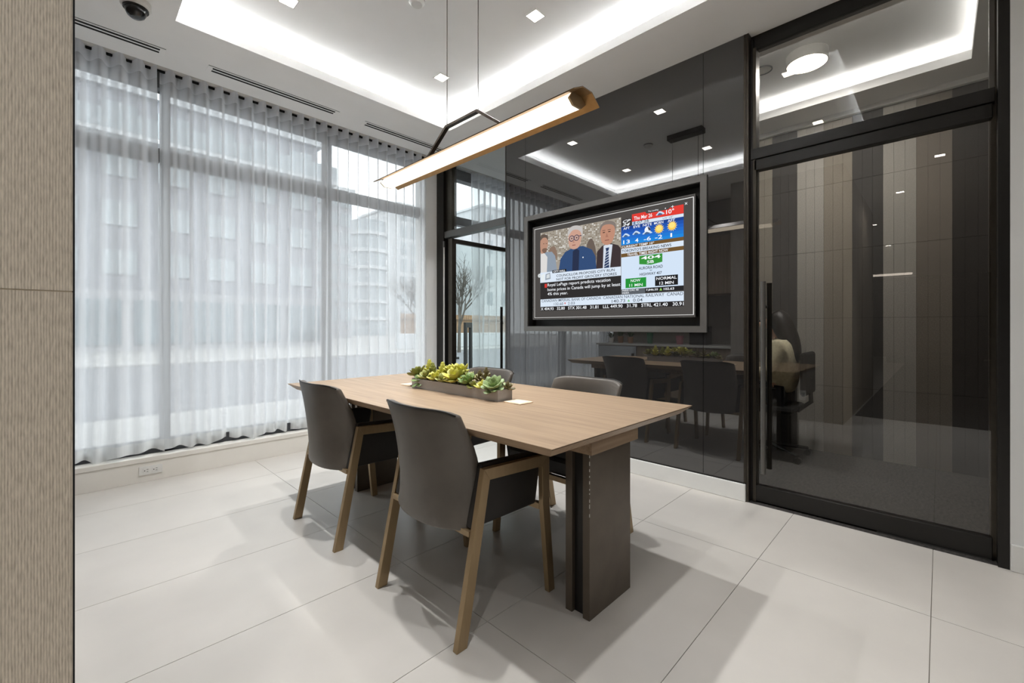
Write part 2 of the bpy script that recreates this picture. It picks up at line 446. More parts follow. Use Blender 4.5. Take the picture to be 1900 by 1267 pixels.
part(hh, 'standoff', MB().tube([(3.865, 3.955, 1.18), (3.93, 4.0, 1.18)], 0.010, 8), M_black)
part(d2, 'cable_cover', MB().box(XG - 0.024, XG - 0.012, 4.088, 4.10, 0.02, 2.10), M_white_pl)
part(d2, 'cable_cover', MB().box(XG - 0.028, XG - 0.010, 4.084, 4.104, 2.05, 2.12), M_mull)

# ------------------------------------------------------------------ window wall
wl = struct('wall_window', MB().box(-6, XG + 0.002, YW, 4.40, 0.0, 0.142), M_sill, 'low white wall and ledge running below the window', 'wall')
make('ledge', MB().box(-6, XG, YW - 0.006, 4.30, 0.142, 0.178), M_sill, parent=wl, bevel=0.004)
tag(make('wall_pier', MB().box(2.905, XG - 0.02, 4.232, 4.42, 0.178, 3.10), M_ceil), 'narrow white pier between the curtain end and the black door post', 'pier', kind='structure')
struct('wall_window_office', MB().box(XG + 0.002, 4.9, YW + 0.08, 4.40, 0.0, 0.178), M_sill, 'low white ledge below the window of the next room', 'wall')
def window(n, x0, x1, label):
    w = thing('window_%d' % n, label, 'window', ((x0 + x1) / 2, YG, 0.18), kind='structure')
    part(w, 'sash_post', MB().box(x1 - 0.027, x1 + 0.027, YG - 0.02, YG + 0.10, 0.255, 2.975), M_mull, bevel=0.003)
    part(w, 'transom_bar', MB().box(x0 + 0.035, x1 - 0.035, YG, YG + 0.08, 2.41, 2.512), M_mull)
    part(w, 'head_bar', MB().box(x0 - 0.035, x1 + 0.035, YG - 0.01, YG + 0.10, 2.975, 3.10), M_mull)
    part(w, 'base_bar', MB().box(x0 - 0.035, x1 + 0.035, YG - 0.058, YG + 0.10, 0.1782, 0.255), mat('window_base_dark', (58, 60, 64), 0.5))
    part(w, 'pane', MB().box(x0 + 0.035, x1 - 0.035, YG + 0.04, YG + 0.05, 2.512, 2.975), M_window)
    part(w, 'pane', MB().box(x0 + 0.035, x1 - 0.035, YG + 0.04, YG + 0.05, 0.255, 2.41), M_window)
    return w
window(1, -2.75, -0.76, 'grey framed window bay furthest behind the wood column')
window(2, -0.76, 0.563, 'grey framed window bay beside the wood column')
window(3, 0.563, 1.833, 'grey framed window bay in the middle of the curtain')
window(4, 1.833, 3.16, 'grey framed window bay nearest the black door post')
window(5, 3.16, 4.47, 'grey framed window bay of the next room seen through the open door')
struct('wall_window_far', MB().box(-6, -2.78, YG, 4.42, 0.18, 3.1), M_wall, 'white wall beyond the last window bay', 'wall')

# curtains: ripple-fold sheers
def ripple(x, z, ph, seed):
    """depth of the sheet at x along the track, height z"""
    t = max(0.0, (3.07 - z) / 2.9)
    a = 0.050 * (1 - 0.15 * t)
    p = 0.1065
    w = math.sin(2 * PI * x / p + ph)
    n = math.sin(x * 11.3 + seed) * 0.6 + math.sin(x * 23.7 + seed * 2.1 + t * 1.2) * 0.4
    return a * ((1 - 0.38 * t ** 0.7) * w + 0.9 * t ** 0.7 * n)
def curtain(name, x0, x1, y, label, ph, seed, z_lo=0.203, close=0.0):
    root = thing(name, label, 'curtain', ((x0 + x1) / 2, y, z_lo), group='white sheer curtains along the window wall')
    nx = int((x1 - x0) / 0.0075)
    def wob(u, z):
        x = x0 + (x1 - x0) * u; t = max(0.0, (3.07 - z) / 2.9)
        e = max(0.0, (u - 0.9) / 0.1)
        return x + (0.012 * t * math.sin(x * 9 + seed) + 0.03 * t * t * math.sin(x * 3.1 + seed * 3)) * min(1, 12 * u, 12 * (1 - u)) + close * t * e
    def hemz(x): return z_lo + 0.013 * math.sin(x * 17 + seed) + 0.009 * math.sin(x * 41 + seed * 2)
    def fn(za, zb, dy):
        def f(u, v):
            x = x0 + (x1 - x0) * u
            zl = hemz(x) if za is None else za
            z = zl + (zb - zl) * v
            return (wob(u, z), y + ripple(x, z, ph, seed) + dy, z)
        return f
    part(root, 'sheer_fabric', MB().grid(fn(None, 3.0, 0), nx, 26), M_sheer, smooth=True)
    part(root, 'hem', MB().grid(fn(None, 0.285, -0.0025), nx, 3), M_sheer2, smooth=True)
    hb = MB().grid(fn(2.985, 3.078, -0.001), nx, 2)
    part(root, 'header_tape', hb, M_header, smooth=True)
    return root
curtain('sheer_curtain', -2.6, 0.490, 4.200, 'white sheer curtain panel hanging next to the wood column', 0.4, 1.3, close=0.05)
curtain('sheer_curtain', 0.518, 2.90, 4.215, 'wide white sheer curtain panel hanging across the main window behind the table', 2.0, 4.1)
curtain('sheer_curtain', 3.60, 4.72, 4.215, 'white sheer curtain panel hanging in the next room beyond the open door', 1.1, 7.7)
tk = struct('trim_1', MB().box(-6, 3.05, 4.205, 4.225, 3.078, 3.0999), M_white_pl, 'white curtain track in the ceiling pocket', 'track')
make('slot', MB().box(-6, 3.05, 4.226, 4.236, 3.061, 3.0995), M_dark, parent=tk)
struct('trim_2', MB().box(3.3, 4.8, 4.205, 4.225, 3.078, 3.0999), M_white_pl, 'white curtain track of the next room', 'track')

# ------------------------------------------------------------------ wood column and kitchen alcove
WY0, WY1 = 0.80, 1.98
WXE = 0.0108
wc = tag(make('wall_column', MB().box(-3.2, WXE - 0.004, WY0 + 0.004, WY1 - 0.004, 0, CZ), mat('veneer_core', (178, 162, 140), 0.7)), 'ribbed taupe wood clad wall end standing close to the camera', 'wall', kind='structure')
for (z0, z1) in ((0.0, 1.1750), (1.1765, CZ - 0.001)):
    make('veneer_panel', MB().box(-1.2, WXE, WY0, WY0 + 0.0038, z0, z1), M_panel, parent=wc)
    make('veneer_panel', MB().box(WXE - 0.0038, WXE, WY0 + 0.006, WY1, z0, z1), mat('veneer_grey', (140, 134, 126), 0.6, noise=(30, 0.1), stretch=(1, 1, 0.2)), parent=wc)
make('seam_strip', MB().box(-1.2, WXE - 0.002, WY0 + 0.0006, WY0 + 0.004, 1.1751, 1.1764), mat('seam_cream', (206, 192, 168), 0.6), parent=wc)
make('corner_bead', MB().box(WXE - 0.0014, WXE + 0.0006, WY0 - 0.0002, WY0 + 0.005, 0, CZ - 0.001), M_dark, parent=wc)
def outlet(name, loc, axis, label, wide=True):
    """duplex receptacle plate; axis = way it faces"""
    t = thing(name, label, 'outlet', loc)
    w, hgt = (0.135, 0.062) if wide else (0.075, 0.118)
    def bx(mb, u0, u1, z0, z1, d0, d1):
        if axis == '-y': return mb.box(loc[0] + u0, loc[0] + u1, loc[1] - d1, loc[1] - d0, loc[2] + z0, loc[2] + z1)
        if axis == '+x': return mb.box(loc[0] + d0, loc[0] + d1, loc[1] + u0, loc[1] + u1, loc[2] + z0, loc[2] + z1)
    part(t, 'cover_plate', bx(MB(), -w / 2, w / 2, -hgt / 2, hgt / 2, 0, 0.006), M_white_pl, bevel=0.0015)
    for q in (-1, 1):
        cu, cz = (q * 0.026, 0) if wide else (0, q * 0.026)
        s = part(t, 'socket', bx(MB(), cu - 0.019, cu + 0.019, cz - 0.017, cz + 0.017, 0.006, 0.008), M_white_pl, bevel=0.001)
        m = MB()
        if wide:
            bx(m, cu + 0.002, cu + 0.012, 0.006, 0.009, 0.008, 0.0085); bx(m, cu + 0.002, cu + 0.011, -0.009, -0.006, 0.008, 0.0085); bx(m, cu - 0.012, cu - 0.006, -0.003, 0.003, 0.008, 0.0085)
        else:
            bx(m, -0.009, -0.006, cz + 0.001, cz + 0.011, 0.008, 0.0085); bx(m, 0.006, 0.009, cz + 0.001, cz + 0.010, 0.008, 0.0085); bx(m, -0.003, 0.003, cz - 0.011, cz - 0.005, 0.008, 0.0085)
        part(s, 'slots', m, M_dark)
    return t
outlet('wall_outlet', (0.455, YW - 0.0001, 0.082), '-y', 'white double power outlet set in the low window wall above the floor')
outlet('wall_outlet', (WXE, 1.20, 0.30), '+x', 'white upright power outlet on the wood wall end, seen mirrored in the glass door', wide=False)

# kitchen alcove, seen only as a reflection
struct('wall_alcove', MB().box(-0.72, -0.66, 1.98, 4.16, 0, CZ), mat('alcove_paint', (120, 114, 106), 0.7), 'brown backsplash wall of the kitchenette', 'wall')
kc = thing('base_cabinet', 'brown veneer kitchenette base cabinet with steel front, mirrored in the smoked glass', 'cabinet', (-0.35, 3.1, 0))
part(kc, 'carcass', MB().box(-0.66, -0.10, 1.99, 4.10, 0.09, 0.84), M_kitchen)
part(kc, 'plinth', MB().box(-0.66, -0.14, 1.99, 4.10, 0, 0.09), M_dark)
M_steel = mat('brushed_steel', (176, 178, 180), 0.3, 0.9, noise=(40, 0.05), stretch=(1, 0.2, 1))
dr = part(kc, 'steel_front', MB().box(-0.10, -0.08, 3.40, 4.09, 0.10, 0.83), M_steel, bevel=0.003)
part(dr, 'handle', MB().box(-0.08, -0.05, 3.44, 3.47, 0.25, 0.72), M_black)
for (y0, y1) in ((2.95, 3.39), (2.48, 2.94), (2.0, 2.47)):
    part(kc, 'door', MB().box(-0.10, -0.08, y0, y1 - 0.004, 0.10, 0.83), M_kitchen, bevel=0.002)
tag(make('countertop', MB().box(-0.66, -0.05, 1.99, 4.12, 0.841, 0.872), mat('grey_quartz', (186, 184, 180), 0.25, noise=(50, 0.08)), bevel=0.003), 'pale grey stone kitchenette countertop, mirrored in the smoked glass', 'countertop')
ku = thing('wall_cabinet', 'brown veneer wall cabinets above the kitchenette counter, mirrored in the smoked glass', 'cabinet', (-0.5, 3.0, 1.6))
part(ku, 'carcass', MB().box(-0.66, -0.28, 1.99, 4.05, 1.60, 2.42), M_kitchen)
for k in range(4): part(ku, 'door', MB().box(-0.28, -0.262, 1.995 + k * 0.513, 1.995 + k * 0.513 + 0.508, 1.60, 2.42), M_kitchen, bevel=0.002)
M_terra = mat('terracotta', (150, 112, 84), 0.8, noise=(20, 0.12))
M_leafd = mat('pot_leaf', (62, 82, 50), 0.6, noise=(20, 0.25))
def pot(y, m, label, r=0.05, hh=0.10, leaves=True):
    t = thing('potted_plant' if leaves else 'vase', label, 'plant' if leaves else 'vase', (-0.30, y, 0.872))
    part(t, 'pot', MB().lathe([(0, 0.872), (r * 0.72, 0.872), (r, 0.872 + hh), (r * 0.9, 0.872 + hh), (r * 0.85, 0.872 + hh * 0.8), (0, 0.872 + hh * 0.8)], -0.30, y, 16), m, smooth=False)
    if leaves:
        for k in range(9):
            a = k * 2.4; q = MB()
            tip = Vector((-0.30 + math.cos(a) * 0.09, y + math.sin(a) * 0.09, 0.872 + hh + 0.06 + 0.03 * math.sin(k * 1.7)))
            base = Vector((-0.30, y, 0.872 + hh * 0.75)); sd = Vector((-math.sin(a), math.cos(a), 0)) * 0.014
            mid = base.lerp(tip, 0.6) + Vector((0, 0, 0.03))
            q.add([base, mid + sd, tip, mid - sd, mid + Vector((0, 0, -0.004))], [(0, 1, 4), (1, 2, 4), (2, 3, 4), (3, 0, 4), (0, 3, 1), (1, 3, 2)])
            part(t, 'leaf', q, M_leafd)
    return t
pot(3.98, M_white_pl, 'leafy plant in a white pot on the kitchenette counter next to the curtain', 0.045, 0.08)
pot(3.80, M_terra, 'leafy plant in a tan clay pot second from the curtain on the counter', 0.05, 0.11)
pot(3.62, M_terra, 'leafy plant in a tan clay pot third from the curtain on the counter', 0.05, 0.10)
pot(3.28, mat('green_glaze', (70, 118, 92), 0.3), 'empty green glazed vase on the kitchenette counter', 0.055, 0.17, False)
pot(2.80, mat('pink_glaze', (168, 110, 118), 0.4), 'empty dusty pink vase on the kitchenette counter', 0.06, 0.13, False)
tag(make('coffee_maker', MB().box(-0.55, -0.30, 2.42, 2.66, 0.872, 1.06).box(-0.55, -0.45, 2.42, 2.66, 1.06, 1.14), M_dark, bevel=0.008), 'black boxy machine on the kitchenette counter, mirrored in the smoked glass', 'appliance')
# lobby shell behind the camera (mirrored in the door glass)
struct('wall_lobby', MB().box(-16, -15.9, -6, 4.2, 0, CZ), mat('lobby_dark', (70, 62, 54), 0.6), 'dark far wall of the lobby, mirrored in the glass door', 'wall')
struct('wall_lobby_side', MB().box(-16, -3.2, 1.9, 1.98, 0, CZ), M_kitchen, 'brown veneer side wall of the lobby, mirrored in the glass door', 'wall')
struct('wall_lobby_rear', MB().box(-16, 3.2, -6.1, -6.0, 0, CZ), mat('lobby_grey', (128, 124, 118), 0.7), 'grey rear wall of the lobby', 'wall')
struct('trim_3', MB().box(-14.4, -14.2, 0.69, 1.88, 2.97, 3.026), emission('lobby_cove_glow', (255, 240, 222), 2.2), 'glowing cove light strip at the far end of the lobby ceiling', 'light')
sf = thing('lobby_sofa', 'low dark grey sofa at the far end of the lobby, mirrored in the glass door', 'sofa', (-10.5, 0.2, 0))
M_sofa = mat('sofa_fabric', (64, 62, 60), 0.9, noise=(60, 0.1))
part(sf, 'seat', MB().box(-10.9, -10.1, -0.7, 1.0, 0.12, 0.42), M_sofa, bevel=0.04)
part(sf, 'backrest', MB().box(-11.1, -10.9, -0.7, 1.0, 0.12, 0.80), M_sofa, bevel=0.04)
for y in (-0.8, 1.0): part(sf, 'armrest', MB().box(-11.1, -10.1, y, y + 0.1, 0.12, 0.6), M_sofa, bevel=0.03)

# ------------------------------------------------------------------ office beyond the glass door: striped felt wall
wf = struct('wall_felt', MB().box(4.85, 5.0, -2.0, 4.40, 0, CZ), M_dark, 'wall of vertical striped acoustic felt planks in greys and taupes', 'wall')
def felt(name, c):
    return mat(name, c, 0.95, noise=(140, 0.14), bump=(260, 0.5))
F = dict(d=felt('felt_charcoal', (66, 64, 62)), l=felt('felt_light', (150, 146, 139)), t=felt('felt_taupe', (128, 121, 110)), b=felt('felt_brown', (116, 109, 100)), k=felt('felt_black', (58, 54, 51)), s=felt('felt_sand', (132, 126, 115)))
pitch = 0.2065
order = {0: 'b', 1: 'k', 2: 'b', 3: 'l', 4: 'd', 5: 't', 6: 'l', 7: 'd', 8: 's'}
zr = [0.0, 0.60, 1.212, 1.82, 2.42, 2.985]
me_cache = {}
stripe0 = -0.276
n = 0
for k in range(-3, 13):
    kk = k if 0 <= k <= 8 else (k * 5) % 9
    code = ['k', 'b', 'l', 'd', 't', 'l', 'd', 's', 'b'][kk]
    for q in range(3):
        y0 = stripe0 + k * pitch + q * pitch / 3
        for j in range(5):
            key = (code, j)
            if key in me_cache:
                o = bpy.data.objects.new('felt_plank', me_cache[key]); COL.objects.link(o); o.parent = wf
            else:
                o = make('felt_plank', MB().box(4.836, 4.8495, 0.0006, pitch / 3 - 0.0006, zr[j] + 0.001, zr[j + 1] - 0.001), F[code], parent=wf)
                me_cache[key] = o.data
            o.location = (0, y0, 0)
make('cove_top', MB().box(4.80, 4.85, -2.0, 4.3, 2.987, CZ), M_ceil, parent=wf)
struct('wall_office_side', MB().box(3.2, 5.0, -2.0, -1.9, 0, CZ), M_wall, 'white side wall of the room behind the glass door', 'wall')
ol = thing('ceiling_lamp', 'round white drum ceiling lamp glowing in the room behind the glass door', 'lamp', (3.93, 0.72, TZ))
part(ol, 'drum', MB().lathe([(0.0, 3.1945), (0.135, 3.1945), (0.135, 3.118), (0.128, 3.118)], 3.93, 0.72, 40), mat('drum_grey', (190, 188, 182), 0.5), smooth=False)
part(ol, 'diffuser', MB().lathe([(0.128, 3.1185), (0.12, 3.1165), (0.0, 3.115)], 3.93, 0.72, 40), emission('drum_glow', (255, 243, 225), 9.0))
area('drum_beam', (3.93, 0.72, 3.11), 0.22, 10, parent=ol)
t = thing('ceiling_speaker', 'white round ceiling speaker ring beside the drum lamp behind the glass door', 'speaker', (3.93, 1.02, TZ))
part(t, 'rim', MB().lathe([(0.07, 3.1945), (0.07, 3.188), (0.062, 3.188), (0.062, 3.1945)], 3.93, 1.02, 32), M_mull)
part(t, 'grille', MB().lathe([(0.061, 3.1925), (0, 3.191)], 3.93, 1.02, 32), M_white_pl)

# ------------------------------------------------------------------ ceiling fittings
def downlight(x, y, z, label, group=None, watts=DOWN_W, light=True, spread=105):
    t = thing('downlight', label, 'downlight', (x, y, z), group)
    h = 0.05
    b = MB(); b.box(x - h, x + h, y - h, y - h + 0.008, z - 0.004, z); b.box(x - h, x + h, y + h - 0.008, y + h, z - 0.004, z)
    b.box(x - h, x - h + 0.008, y - h + 0.008, y + h - 0.008, z - 0.004, z); b.box(x + h - 0.008, x + h, y - h + 0.008, y + h - 0.008, z - 0.004, z)
    part(t, 'trim_ring', b, M_white_pl)
    part(t, 'lens', MB().box(x - h + 0.008, x + h - 0.008, y - h + 0.008, y + h - 0.008, z - 0.002, z - 0.0002), emission('downlight_lens', (255, 244, 228), 14.0))
    if light: area('downlight_beam', (x, y, z - 0.006), 0.08, watts, spread=math.radians(spread), parent=t)
    return t
downlight(2.19, 1.92, TZ, 'square recessed downlight in the tray on the screen side, above the table centre')
downlight(2.19, 2.95, TZ, 'square recessed downlight in the tray on the screen side, near the window end')
downlight(1.00, 1.92, TZ, 'square recessed downlight in the tray on the column side, above the table centre')
downlight(1.00, 2.95, TZ, 'square recessed downlight in the tray on the column side, near the window end')
downlight(2.19, 0.88, TZ, 'square recessed downlight in the tray on the screen side, at the camera end', watts=2.0)
downlight(1.00, 0.88, TZ, 'square recessed downlight in the tray on the column side, at the camera end', watts=2.5)
for (x, y, w) in ((-0.45, 0.0, 'just behind the camera, unseen and added to light the wood column'), (-1.9, 0.40, 'two metres behind the camera along the wood column'), (-4.2, 0.88, 'four metres back along the lobby'), (-7.1, 0.86, 'furthest back along the lobby'), (2.0, -1.2, 'beside the white wall near the glass door, added as fill'), (0.6, -2.2, 'in the middle of the lobby, added as fill'), (-1.9, -2.0, 'in the rear corner of the lobby, added as fill')):
    downlight(x, y, CZ, 'square recessed downlight in the soffit ' + w, 'lobby downlights', watts=5.0 if x == -0.45 else LOBBY_W, spread=80 if x == -0.45 else 150)  # nearest lamp added to light the column; off-row ones are added fill
def diffuser(x0, x1, label):
    t = thing('slot_diffuser', label, 'air vent', ((x0 + x1) / 2, 3.83, CZ), 'slot diffusers along the window soffit')
    part(t, 'frame', MB().box(x0 - 0.03, x1 + 0.03, 3.790, 3.885, CZ - 0.003, CZ), M_ceil)
    for y in (3.806, 3.845): part(t, 'slot', MB().box(x0, x1, y, y + 0.019, CZ - 0.0045, CZ - 0.0028), M_dark)
    part(t, 'shadow_gap', MB().box(x0 - 0.03, x1 + 0.03, 3.785, 3.789, CZ - 0.002, CZ), M_mull)
diffuser(-0.45, 0.466, 'white two slot air diffuser in the ceiling above the curtain next to the wood column')
diffuser(0.77, 1.678, 'white two slot air diffuser in the ceiling above the middle of the curtain')
diffuser(1.977, 2.88, 'white two slot air diffuser in the ceiling near the smoked glass corner')
t = thing('security_camera', 'dark dome security camera on the white ceiling above the window side', 'security camera', (0.30, 3.36, CZ))
part(t, 'mount', MB().lathe([(0, CZ), (0.072, CZ), (0.072, CZ - 0.03), (0.062, CZ - 0.038), (0.058, CZ - 0.038)], 0.30, 3.36, 32), M_white_pl, smooth=False)
part(t, 'ring', MB().lathe([(0.06, CZ - 0.036), (0.06, CZ - 0.046), (0.052, CZ - 0.046)], 0.30, 3.36, 32), M_black)
part(t, 'dome', MB().lathe([(0.052, CZ - 0.044), (0.050, CZ - 0.062), (0.040, CZ - 0.082), (0.024, CZ - 0.094), (0, CZ - 0.098)], 0.30, 3.36, 32), mat('smoked_dome', (38, 38, 40), 0.08, ior=1.6), smooth=True)
t = thing('smoke_detector', 'small white round detector on the tray ceiling', 'detector', (1.56, 2.36, TZ))
part(t, 'body', MB().lathe([(0.05, TZ), (0.05, TZ - 0.02), (0.035, TZ - 0.035), (0, TZ - 0.036)], 1.56, 2.36, 28), M_white_pl, smooth=False)
part(t, 'vent_ring', MB().lathe([(0.051, TZ - 0.006), (0.0515, TZ - 0.01), (0.051, TZ - 0.014)], 1.56, 2.36, 28), M_mull)

# ------------------------------------------------------------------ conference table
TX = 1.57; TYC = 1.968
tb = thing('conference_table', 'long light oak conference table on two dark slab legs', 'table', (TX, TYC, 0))
x0, x1, y0, y1 = 1.042, 2.098, 0.846, 3.09
zt, ze, zb2 = 0.757, 0.754, 0.718; ins = 0.042
b = MB()
b.add([(x0,y0,zt),(x1,y0,zt),(x1,y1,zt),(x0,y1,zt),(x0,y0,ze),(x1,y0,ze),(x1,y1,ze),(x0,y1,ze),
       (x0+ins,y0+ins,zb2),(x1-ins,y0+ins,zb2),(x1-ins,y1-ins,zb2),(x0+ins,y1-ins,zb2)],
      [(0,1,2,3),(0,4,5,1),(1,5,6,2),(2,6,7,3),(3,7,4,0),(4,8,9,5),(5,9,10,6),(6,10,11,7),(7,11,8,4),(11,10,9,8)])
part(tb, 'tabletop', b, M_oak)
part(tb, 'edge_band', MB().box(x0 - 0.0006, x1 + 0.0006, y0 - 0.0006, y0 + 0.001, ze - 0.0005, zt - 0.0012), mat('dark_edge', (96, 76, 58), 0.6))
part(tb, 'apron', MB().box(1.394, 1.748, y0 + 0.094, y1 - 0.094, 0.645, zb2), M_oak_end)
for s in (0, 1):
    ya = 0.962 if s == 0 else 2 * TYC - 0.962
    q = 1 if s == 0 else -1
    lg = part(tb, 'leg', MB().box(1.412, 1.722, ya, ya + q * 0.032, 0, 0.645).box(1.412, 1.722, ya + q * 0.083, ya + q * 0.115, 0, 0.645), M_legblack, bevel=0.0015)
    part(lg, 'core', MB().box(1.432, 1.702, ya + q * 0.032, ya + q * 0.083, 0, 0.645), M_black)
chips = MB(); rc = random.Random(11); zc = 0.638
while zc > 0.40:
    hc = rc.uniform(0.004, 0.016); chips.box(1.4108, 1.4135, 0.9608, 0.9632, zc - hc, zc); zc -= hc + rc.uniform(0.006, 0.022)
part(tb, 'edge_wear', chips, mat('bare_edge', (196, 192, 186), 0.7))['kind'] = 'stuff'
def cover(y, label):
    t = thing('power_cover', label, 'cover plate', (1.575, y, zt), 'cream cover plates at the planter ends')
    part(t, 'plate', MB().box(1.528, 1.622, y - 0.056, y + 0.056, zt, zt + 0.006), mat('cream_plate', (236, 216, 190), 0.5, noise=(10, 0.03)), bevel=0.001)
    part(t, 'lid', MB().box(1.535, 1.615, y - 0.048, y + 0.020, zt + 0.006, zt + 0.0075), MATS['cream_plate'])
cover(1.492, 'flat cream cover plate on the oak tabletop at the planter end nearest the camera')
cover(2 * TYC - 1.492, 'flat cream cover plate on the oak tabletop at the planter end nearest the window')

# ------------------------------------------------------------------ planter and succulents
PX, PY0, PY1 = 1.565, 1.575, 2.345
pl = thing('planter_trough', 'long low brushed metal planter trough on the oak table', 'planter', (PX, (PY0 + PY1) / 2, zt))
M_trough = mat('brushed_trough', (156, 154, 153), 0.38, 0.3, noise=(60, 0.06), stretch=(1, 0.1, 1))
b = MB(); px0, px1, h1 = 1.514, 1.616, 0.058
b.box(px0, px1, PY0, PY1, zt, zt + 0.004); b.box(px0, px0 + 0.003, PY0, PY1, zt + 0.004, zt + h1); b.box(px1 - 0.003, px1, PY0, PY1, zt + 0.004, zt + h1)
b.box(px0 + 0.003, px1 - 0.003, PY0, PY0 + 0.003, zt + 0.004, zt + h1); b.box(px0 + 0.003, px1 - 0.003, PY1 - 0.003, PY1, zt + 0.004, zt + h1)
part(pl, 'trough', b, M_trough)
part(pl, 'soil', MB().box(px0 + 0.003, px1 - 0.003, PY0 + 0.003, PY1 - 0.003, zt + 0.004, zt + 0.044), mat('soil', (52, 42, 34), 0.95, noise=(80, 0.4), bump=(100, 0.8)))
def leaf_mesh(name, L, w, th, curl, m):
    """fleshy leaf along +x, curling upwards"""
    def fn(u, v):
        a = 2 * PI * u; t = v
        up = math.sin(PI / 2 * min(1, t / 0.62)); tip = math.sqrt(max(0.0, 1 - max(0.0, (t - 0.62) / 0.38) ** 2.2))
        wd = w * (0.30 + 0.70 * up) * tip; tk = th * (0.5 + 0.5 * up) * tip
        yy = math.cos(a) * wd; zz = math.sin(a) * tk
        x = L * t
        zc = curl * t * t + 0.18 * yy * yy / max(w, 1e-4)
        return (x, yy, zz + zc)
    o = make(name, MB().grid(fn, 6, 8), m, smooth=True)
    me = o.data; bpy.data.objects.remove(o)
    return me
def leafmat(name, c1, c2):
    m = mat(name, c1, 0.45, noise=(45, 0), col2=c2)
    m.node_tree.nodes['Principled BSDF'].inputs['Subsurface Weight'].default_value = 0.08
    m.node_tree.nodes['Principled BSDF'].inputs['Subsurface Radius'].default_value = (0.01, 0.012, 0.004)
    return m
LM = dict(yel=leafmat('leaf_yellow', (172, 170, 62), (208, 204, 108)), grn=leafmat('leaf_green', (92, 120, 62), (140, 160, 96)), ech=leafmat('leaf_echeveria', (112, 136, 84), (158, 174, 122)),
          brn=leafmat('leaf_brown', (98, 92, 62), (134, 124, 84)), olv=leafmat('leaf_olive', (120, 124, 60), (158, 160, 88)))
LMESH = {k: leaf_mesh('leaf_' + k, 1.0, 0.27, 0.09, 0.28, LM[k]) for k in LM}
LMESH2 = {k: leaf_mesh('spear_' + k, 1.0, 0.17, 0.09, 0.10, LM[k]) for k in LM}
M_stem = mat('stem_green', (96, 98, 52), 0.7)
def rosette(x, y, z, r, kind, label, rings=((4, 78, 0.5), (6, 56, 0.8), (8, 30, 1.0), (7, 4, 0.92)), tilt=(0, 0), spear=False):
    t = thing('succulent', label, 'succulent', (x, y, zt + 0.044), 'succulents in the trough')
    part(t, 'stem', MB().tube([(x, y, zt + 0.043), (x, y, z)], 0.004, 6), M_stem)
    i = 0
    for (n_, el, sc) in rings:
        for k in range(n_):
            o = bpy.data.objects.new('leaf', (LMESH2 if spear else LMESH)[kind]); COL.objects.link(o); o.parent = t
            o.location = Vector((0, 0, z - (zt + 0.044)))
            az = 2 * PI * (k + 0.37 * i) / n_ + random.uniform(-0.12, 0.12)
            e = math.radians(el + random.uniform(-6, 6))
            R = Matrix.Rotation(math.radians(tilt[0]), 3, 'X') @ Matrix.Rotation(math.radians(tilt[1]), 3, 'Y') @ Matrix.Rotation(az, 3, 'Z') @ Matrix.Rotation(-e, 3, 'Y')
            o.rotation_euler = R.to_euler()
            s = r * sc * random.uniform(0.92, 1.08)
            o.scale = (s, s, s)
        i += 1
    return t
def stalk(x, y, z, r, kind, label, spoon=False):
    """upright stem with tiers of short spear leaves"""
    t = thing('succulent', label, 'succulent', (x, y, zt + 0.044), 'succulents in the trough')
    part(t, 'stem', MB().tube([(x, y, zt + 0.043), (x + 0.004, y, z)], 0.005, 6), M_stem)
    tiers = 5
    for i in range(tiers):
        zz = zt + 0.06 + (z - zt - 0.06) * i / (tiers - 1)
        for k in range(5):
            o = bpy.data.objects.new('leaf', (LMESH if spoon else LMESH2)[kind]); COL.objects.link(o); o.parent = t
            o.location = (0, 0, zz - zt - 0.044)
            az = 2 * PI * (k + 0.5 * i) / 5
            el = math.radians(18 + 14 * i)
            o.rotation_euler = (Matrix.Rotation(az, 3, 'Z') @ Matrix.Rotation(-el, 3, 'Y')).to_euler()
            s = r * (1.0 - 0.11 * i); o.scale = (s, s * 1.3, s)
    return t
B4 = ((3, 76, 0.55), (6, 46, 0.85), (7, 14, 1.0))
rosette(1.548, 1.640, 0.818, 0.070, 'ech', 'big pale green rosette succulent at the trough end nearest the camera', ((5, 74, 0.45), (7, 52, 0.75), (8, 26, 1.0), (8, 0, 1.0)), (14, -26))
rosette(1.594, 1.588, 0.812, 0.046, 'brn', 'small brownish green rosette succulent at the very corner of the trough', B4, (16, 10))
stalk(1.582, 1.735, 0.886, 0.056, 'brn', 'tall dark brown green spear leaved succulent behind the big rosette')
stalk(1.590, 1.795, 0.868, 0.054, 'brn', 'shorter dark spear leaved succulent beside the tall spear one')
rosette(1.538, 1.715, 0.812, 0.048, 'yel', 'small yellow succulent at the trough front beside the big pale rosette', B4, (0, -16))
rosette(1.538, 1.785, 0.808, 0.046, 'olv', 'small olive green succulent at the trough front between the yellow and the deep green ones', B4, (0, -22))
rosette(1.540, 1.838, 0.826, 0.064, 'grn', 'deep green open rosette succulent in the middle of the trough front', ((4, 74, 0.5), (6, 50, 0.8), (8, 22, 1.0)), (0, -22))
rosette(1.545, 1.945, 0.832, 0.088, 'yel', 'largest lime yellow rosette succulent in the middle of the trough', ((4, 76, 0.5), (6, 54, 0.8), (8, 28, 1.0), (7, 0, 0.9)), (0, -16))
rosette(1.588, 1.965, 0.868, 0.070, 'yel', 'lime yellow rosette succulent standing behind the largest yellow one')
rosette(1.588, 1.880, 0.836, 0.060, 'olv', 'olive green rosette succulent behind the deep green one', B4)
rosette(1.540, 2.050, 0.816, 0.060, 'olv', 'olive green succulent at the trough front left of the largest yellow one', B4, (0, -18))
rosette(1.588, 2.045, 0.866, 0.060, 'yel', 'yellow rosette succulent at the back of the trough next to the stalks', B4)
